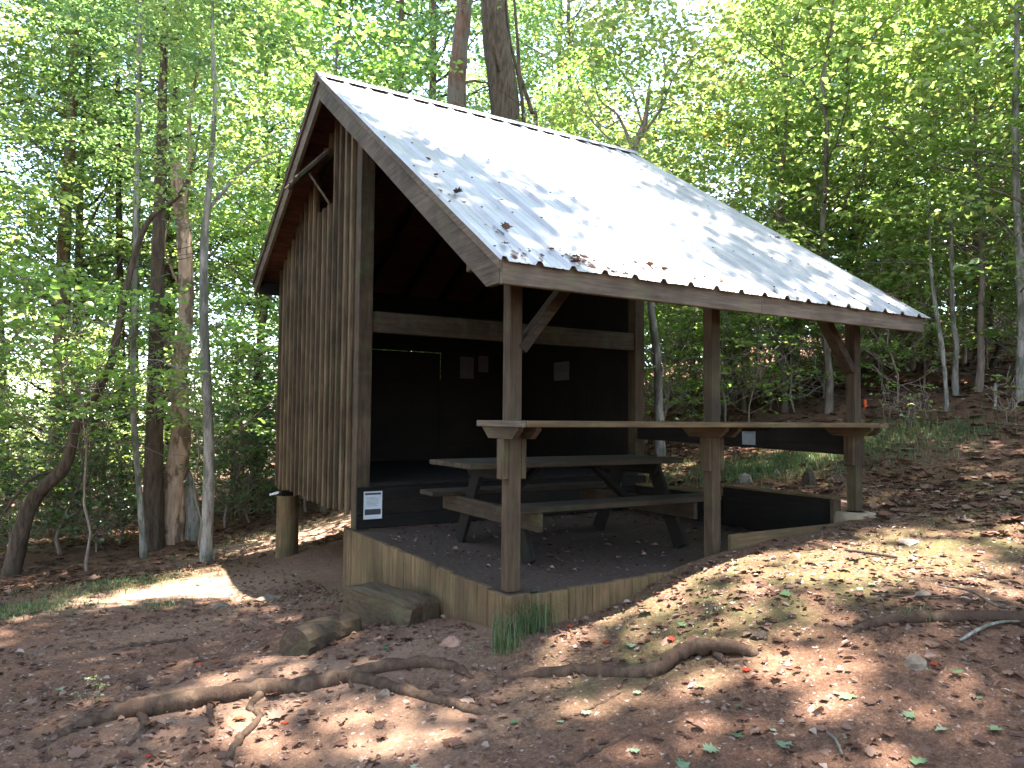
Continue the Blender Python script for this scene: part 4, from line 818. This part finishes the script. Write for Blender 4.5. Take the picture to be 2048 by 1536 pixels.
# stone-like hewn step and the split log
def slab(label, quad, ztop, zbot, mat, name, cat):
    q = np.array(quad, float); pts = []
    for i in range(4):
        a, b = q[i], q[(i+1) % 4]
        for t_ in np.linspace(0, 1, 5)[:-1]: pts.append(a+(b-a)*t_)
    pts = np.array(pts); c = pts.mean(0); n = len(pts); rings = []
    for z, s_, j in ((zbot, .94, .02), ((zbot*.5+ztop*.5), 1.03, .016), (ztop-.03, 1.0, .01), (ztop-.006, .97, .006)):
        rings.append(np.concatenate([(pts-c)*s_+c+RNG.normal(0, j, (n, 2)), np.full((n, 1), z)+RNG.normal(0, .006, (n, 1))], 1))
    for s_, dz in ((.6, .006), (.2, .008)): rings.append(np.concatenate([(pts-c)*s_+c, np.full((n, 1), ztop+dz)], 1))
    m = len(rings); mb = MB(); mb.add(np.concatenate(rings), [(k*n+j, k*n+(j+1) % n, (k+1)*n+(j+1) % n, (k+1)*n+j) for k in range(m-1) for j in range(n)]+[tuple(range((m-1)*n, m*n))], 1.)
    tag(mb.build(name, mat, None, False, loc=(c[0], c[1], zbot)), label, cat)
slab('rough hewn wooden step block against the side retaining wall', [(-.56, 1.50), (-.27, 1.54), (-.10, .80), (-.36, .70)], -.19, -.75, WD['posty'], 'step_block', 'step')
mb = MB(); a_ = gpt(588, 1312)[0]+(0, 0, .06); b_ = gpt(700, 1262)[0]+(0, 0, .03); C_ = curve([a_, (a_+b_)/2+(0, 0, .01), b_], 10)
mb.tube(C_, np.linspace(.11, .10, 10), 16, .08); tag(mb.build('split_log', wood('log_wood', 'x', (.03, .021, .013), (.11, .077, .048), .4), None, False, loc=a_), 'short split log half sunk in the dirt in front of the step block', 'log')
g = at(1730, 812, 11.5); b = MB(); b.tube(curve([g+(0, 0, .1), g+(.01, 0, 0), g+(-.02, 0, -.12)], 8), np.linspace(.03, .018, 8), 6, .2); tag(b.build('orange_ribbon', M_ORANGE, None, True, loc=g), 'strip of orange flagging ribbon hanging behind the right porch post', 'ribbon')
# ------------------------------------------------------------------ grass
def grass(label, spots, n, hgt, name='grass', kind='stuff', cat='grass', w_=.004):
    P = []
    for (px, py, rx, ry, wt) in spots:
        g, d = gpt(px, py); k = int(n*wt); x = g[0]+RNG.normal(0, rx, k); y = g[1]+RNG.normal(0, ry, k); P.append(np.stack([x, y], 1))
    P = np.concatenate(P); k = len(P); z = np.array([gh(a, b) for a, b in P])-.01; yaw = RNG.uniform(0, 6.28, k); L_ = hgt*RNG.uniform(.5, 1.3, k); be = RNG.uniform(.15, .9, k)
    d = np.stack([np.cos(yaw), np.sin(yaw), np.zeros(k)], 1); s_ = np.stack([-np.sin(yaw), np.cos(yaw), np.zeros(k)], 1)*w_; base = np.column_stack([P, z]); up = np.array([0, 0, 1.])
    p1 = base+up*(L_*.5)[:, None]+d*(L_*be*.15)[:, None]; p2 = base+up*(L_*(.9-.35*be))[:, None]+d*(L_*be*.55)[:, None]
    p3 = base+up*(L_*(1-.75*be))[:, None]+d*(L_*be)[:, None]
    V = np.stack([base-s_, base+s_, p1+s_*.8, p1-s_*.8, p2+s_*.5, p2-s_*.5, p3], 1)
    me = quads_mesh(name, V, np.clip(RNG.normal(.45, .22, k), 0, 1), L_GRASS, 7, [(0, 1, 2, 3), (3, 2, 4, 5), (5, 4, 6)]); o = linked(name, me)
    tag(o, label, cat, None, kind)
grass('arching grass tuft at the front corner of the retaining wall', [(1060, 1262, .06, .04, .5), (1090, 1250, .05, .05, .2), (1010, 1300, .05, .05, .3)], 300, .24, 'grass_tuft', None, 'grass tuft', .0028)
grass('small grass tuft growing over the smooth root at right', [(1825, 1238, .04, .03, 1)], 60, .07, 'grass_tuft', None, 'grass tuft')
grass('fine grass patches on the left of the clearing', [(30, 1225, .28, .3, .35), (265, 1165, .45, .3, .35), (180, 1185, .3, .3, .1), (520, 1075, .7, .35, .2), (700, 1200, .3, .4, .02), (320, 1215, .12, .12, .04)], 3200, .07)
grass('soft green grass drifting down the slope behind the porch', [(1580, 925, .6, .35, .3), (1660, 905, .6, .3, .25), (1500, 945, .4, .3, .15), (1800, 880, .7, .45, .22), (1880, 865, .5, .4, .12), (1350, 950, .4, .4, .08)], 7000, .11)
# ------------------------------------------------------------------ litter
def litter(name, n, region, size, tone, mat, label, lift=.006, dens=None, hang=.35):
    x = RNG.uniform(region[0], region[1], n*3); y = RNG.uniform(region[2], region[3], n*3)
    q = np.sin(x*1.7+y*.9)*.5+np.sin(x*4.1-y*3.3+1)*.3+np.sin(y*6.1+x*2.2)*.2; keep = RNG.uniform(-1.1, 1, n*3) < q
    keep &= ~((x > -.12) & (x < 3.6) & (y > -.12) & (y < 6.3)) if not dens else np.ones(n*3, bool)
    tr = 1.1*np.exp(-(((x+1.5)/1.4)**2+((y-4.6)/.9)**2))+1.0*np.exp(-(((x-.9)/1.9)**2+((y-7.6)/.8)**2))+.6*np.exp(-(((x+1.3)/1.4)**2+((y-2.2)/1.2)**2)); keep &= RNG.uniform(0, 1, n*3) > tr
    P = np.stack([x, y], 1)[keep]; dd = P-CC[:2]; z_ = dd@Fv[:2]; s_ = dd@Rv[:2]; P = P[(z_ > .6) & (np.abs(s_/np.maximum(z_, .1)) < 1.35)][:int(n*1.25)]; n = len(P)
    z = np.array([gh(a, b) for a, b in P]) if not dens else np.full(n, .005)
    L_ = size*RNG.lognormal(0, .38, n); L_ = np.clip(L_, size*.35, size*2.4); yaw = RNG.uniform(0, 6.28, n); pos = np.column_stack([P, z+lift+L_*.08])
    if size > .04:
        pos[:, 2] -= L_*.04; V = lobed(pos, yaw, L_*1.1, RNG.uniform(-.2, .5, n)); V[:, :, 2] = np.maximum(V[:, :, 2], pos[:, 2][:, None]-.012); nv, fc = 16, LBF
    else:
        V = leaf_geo(pos, yaw, RNG.normal(0, hang, n), L_, L_*RNG.uniform(.35, .8, n), .3, RNG.normal(.02, .16, n)); V[:, :, 2] += RNG.uniform(0, .16, (n, 6))*L_[:, None]*.5; nv, fc = 6, LF
    me = quads_mesh(name, V, tone(n), mat, nv, fc); o = linked(name, me); return tag(o, label, 'leaf litter', None, 'stuff')
litter('leaf_litter', 15000, (-5, 6, -3.8, 8), .030, lambda n: RNG.beta(1.6, 1.9, n), L_LITTER, 'small dry brown leaf fragments scattered over the dirt')
litter('leaf_litter', 4600, (-4, 6.5, -3.8, 7), .046, lambda n: RNG.beta(1.5, 1.7, n), L_LITTER, 'larger curled dry leaves scattered over the dirt')
litter('leaf_litter', 12000, (3.5, 17, -5, 14), .085, lambda n: RNG.beta(2, 1.5, n), L_LITTER, 'thick dry leaf litter covering the wooded hillside')
litter('leaf_litter', 7000, (-8, 2, 6, 15), .08, lambda n: RNG.beta(1.8, 1.7, n), L_LITTER, 'dry leaf litter under the trees left of the shelter')
litter('leaf_litter', 350, (0.05, 3.4, .05, 2.85), .035, lambda n: RNG.beta(1.5, 2.2, n), L_LITTER, 'dry leaf bits on the gravel floor of the porch', dens=True)
def chips(n):
    x = RNG.uniform(-4, 5, n*2); y = RNG.uniform(-3.6, 5, n*2); k = ~((x > -.12) & (x < 3.6) & (y > -.12)); P = np.stack([x, y], 1)[k]; dd = P-CC[:2]; z_ = dd@Fv[:2]; s_ = dd@Rv[:2]; P = P[(z_ > .6) & (np.abs(s_/np.maximum(z_, .1)) < .85)][:n]; n = len(P)
    z = np.array([gh(a, b) for a, b in P]); s = RNG.lognormal(math.log(.0075), .45, n)[:, None, None]; T = np.array([(1, 0, -.3), (-.5, .85, -.3), (-.5, -.85, -.3), (0, 0, .6)])
    V = np.column_stack([P, z+.002])[:, None, :]+(T[None]+RNG.normal(0, .3, (n, 4, 3)))*s*np.array([1.4, 1., .8]); me = quads_mesh('wood_chips', V, RNG.uniform(.35, 1, n), L_LITTER, 4, [(0, 1, 3), (1, 2, 3), (2, 0, 3)])
    tag(linked('wood_chips', me), 'pale gravel and bark chips scattered over the red dirt', 'chips', None, 'stuff')
chips(22000)
def fallen(px, py, size, mat, label, group, name='fallen_leaf', roof=False):
    if roof: g = roof_pt(px, py)+(0, 0, .03)
    else: g, d = gtop(px, py)
    V = lobed(np.array([g+(0, 0, .010)]), np.array([RN.uniform(0, 6.3)]), np.array([size]), np.array([RN.uniform(.0, .35)]))-g
    me = quads_mesh(name, V, np.array([RN.random()]), mat, 16, LBF); o = linked(name, me, None, g); tag(o, label, 'leaf', group)
for (px, py) in [(820, 1540), (1125, 1450), (1290, 1387), (1410, 1380), (1485, 1415), (1680, 1395), (1030, 1445), (1175, 1425), (1265, 1290), (1375, 1255), (1470, 1480), (1540, 1465), (1810, 1440), (1890, 1460), (1975, 1460), (1900, 1345), (1800, 1165), (1740, 1170), (1430, 1500), (1270, 1500), (1560, 1500), (1840, 1520), (760, 1300), (940, 1300), (1720, 1185), (1580, 1190), (75, 1490), (120, 1380), (1950, 1400), (1350, 1540)]:
    fallen(px+RN.uniform(-6, 6), py, RN.uniform(.05, .085), L_FALLEN, 'pale green fallen leaf lying on the brown dirt', 'pale green leaves on the dirt')
for (px, py) in [(490, 1437), (1145, 1258), (560, 1450), (1858, 1330), (1210, 1290), (405, 1330), (440, 1325), (1500, 1345), (1350, 1283), (1505, 1365), (290, 1520)]:
    fallen(px, py, RN.uniform(.04, .06), L_RED, 'red fallen leaf lying on the brown dirt', 'red leaves on the dirt')
for (px, py) in [(850, 325), (872, 358), (1000, 465), (905, 392), (1020, 500), (1160, 525), (1175, 530), (1310, 540), (1330, 545), (1340, 550), (995, 412), (1110, 510), (1240, 560), (1140, 535), (1790, 605), (1770, 590), (1780, 598), (1560, 480), (1440, 395)]:
    fallen(px, py, RN.uniform(.05, .09), L_LITTER, 'brown dead leaf lying on the metal roof', 'dead leaves on the roof', roof=True)

def roof_debris():
    P = []
    for px, py, k, sp in [(1160, 525, 40, .07), (1310, 540, 30, .08), (1000, 465, 14, .05), (1040, 512, 20, .08), (1780, 598, 30, .06), (1230, 552, 16, .07), (900, 400, 10, .1), (1420, 560, 14, .12), (1560, 590, 14, .12)]:
        g = roof_pt(px, py); x = g[0]+RNG.normal(0, sp, k); y = np.maximum(g[1]+RNG.normal(0, sp*.7, k), -.43); P.append(np.stack([x, y, RZ-.682*(RY-y)+.014], 1))
    P = np.concatenate(P); n = len(P); V = lobed(P, RNG.uniform(0, 6.3, n), RNG.uniform(.015, .045, n), RNG.uniform(0, .5, n)); V[:, :, 2] += .682*(V[:, :, 1]-P[:, 1][:, None])
    tag(linked('leaf_debris', quads_mesh('leaf_debris', V, RNG.beta(1.5, 2, n), L_LITTER, 16, LBF)), 'dry leaf crumbs drifted along the lower edge of the metal roof', 'leaf litter', None, 'stuff')
roof_debris()
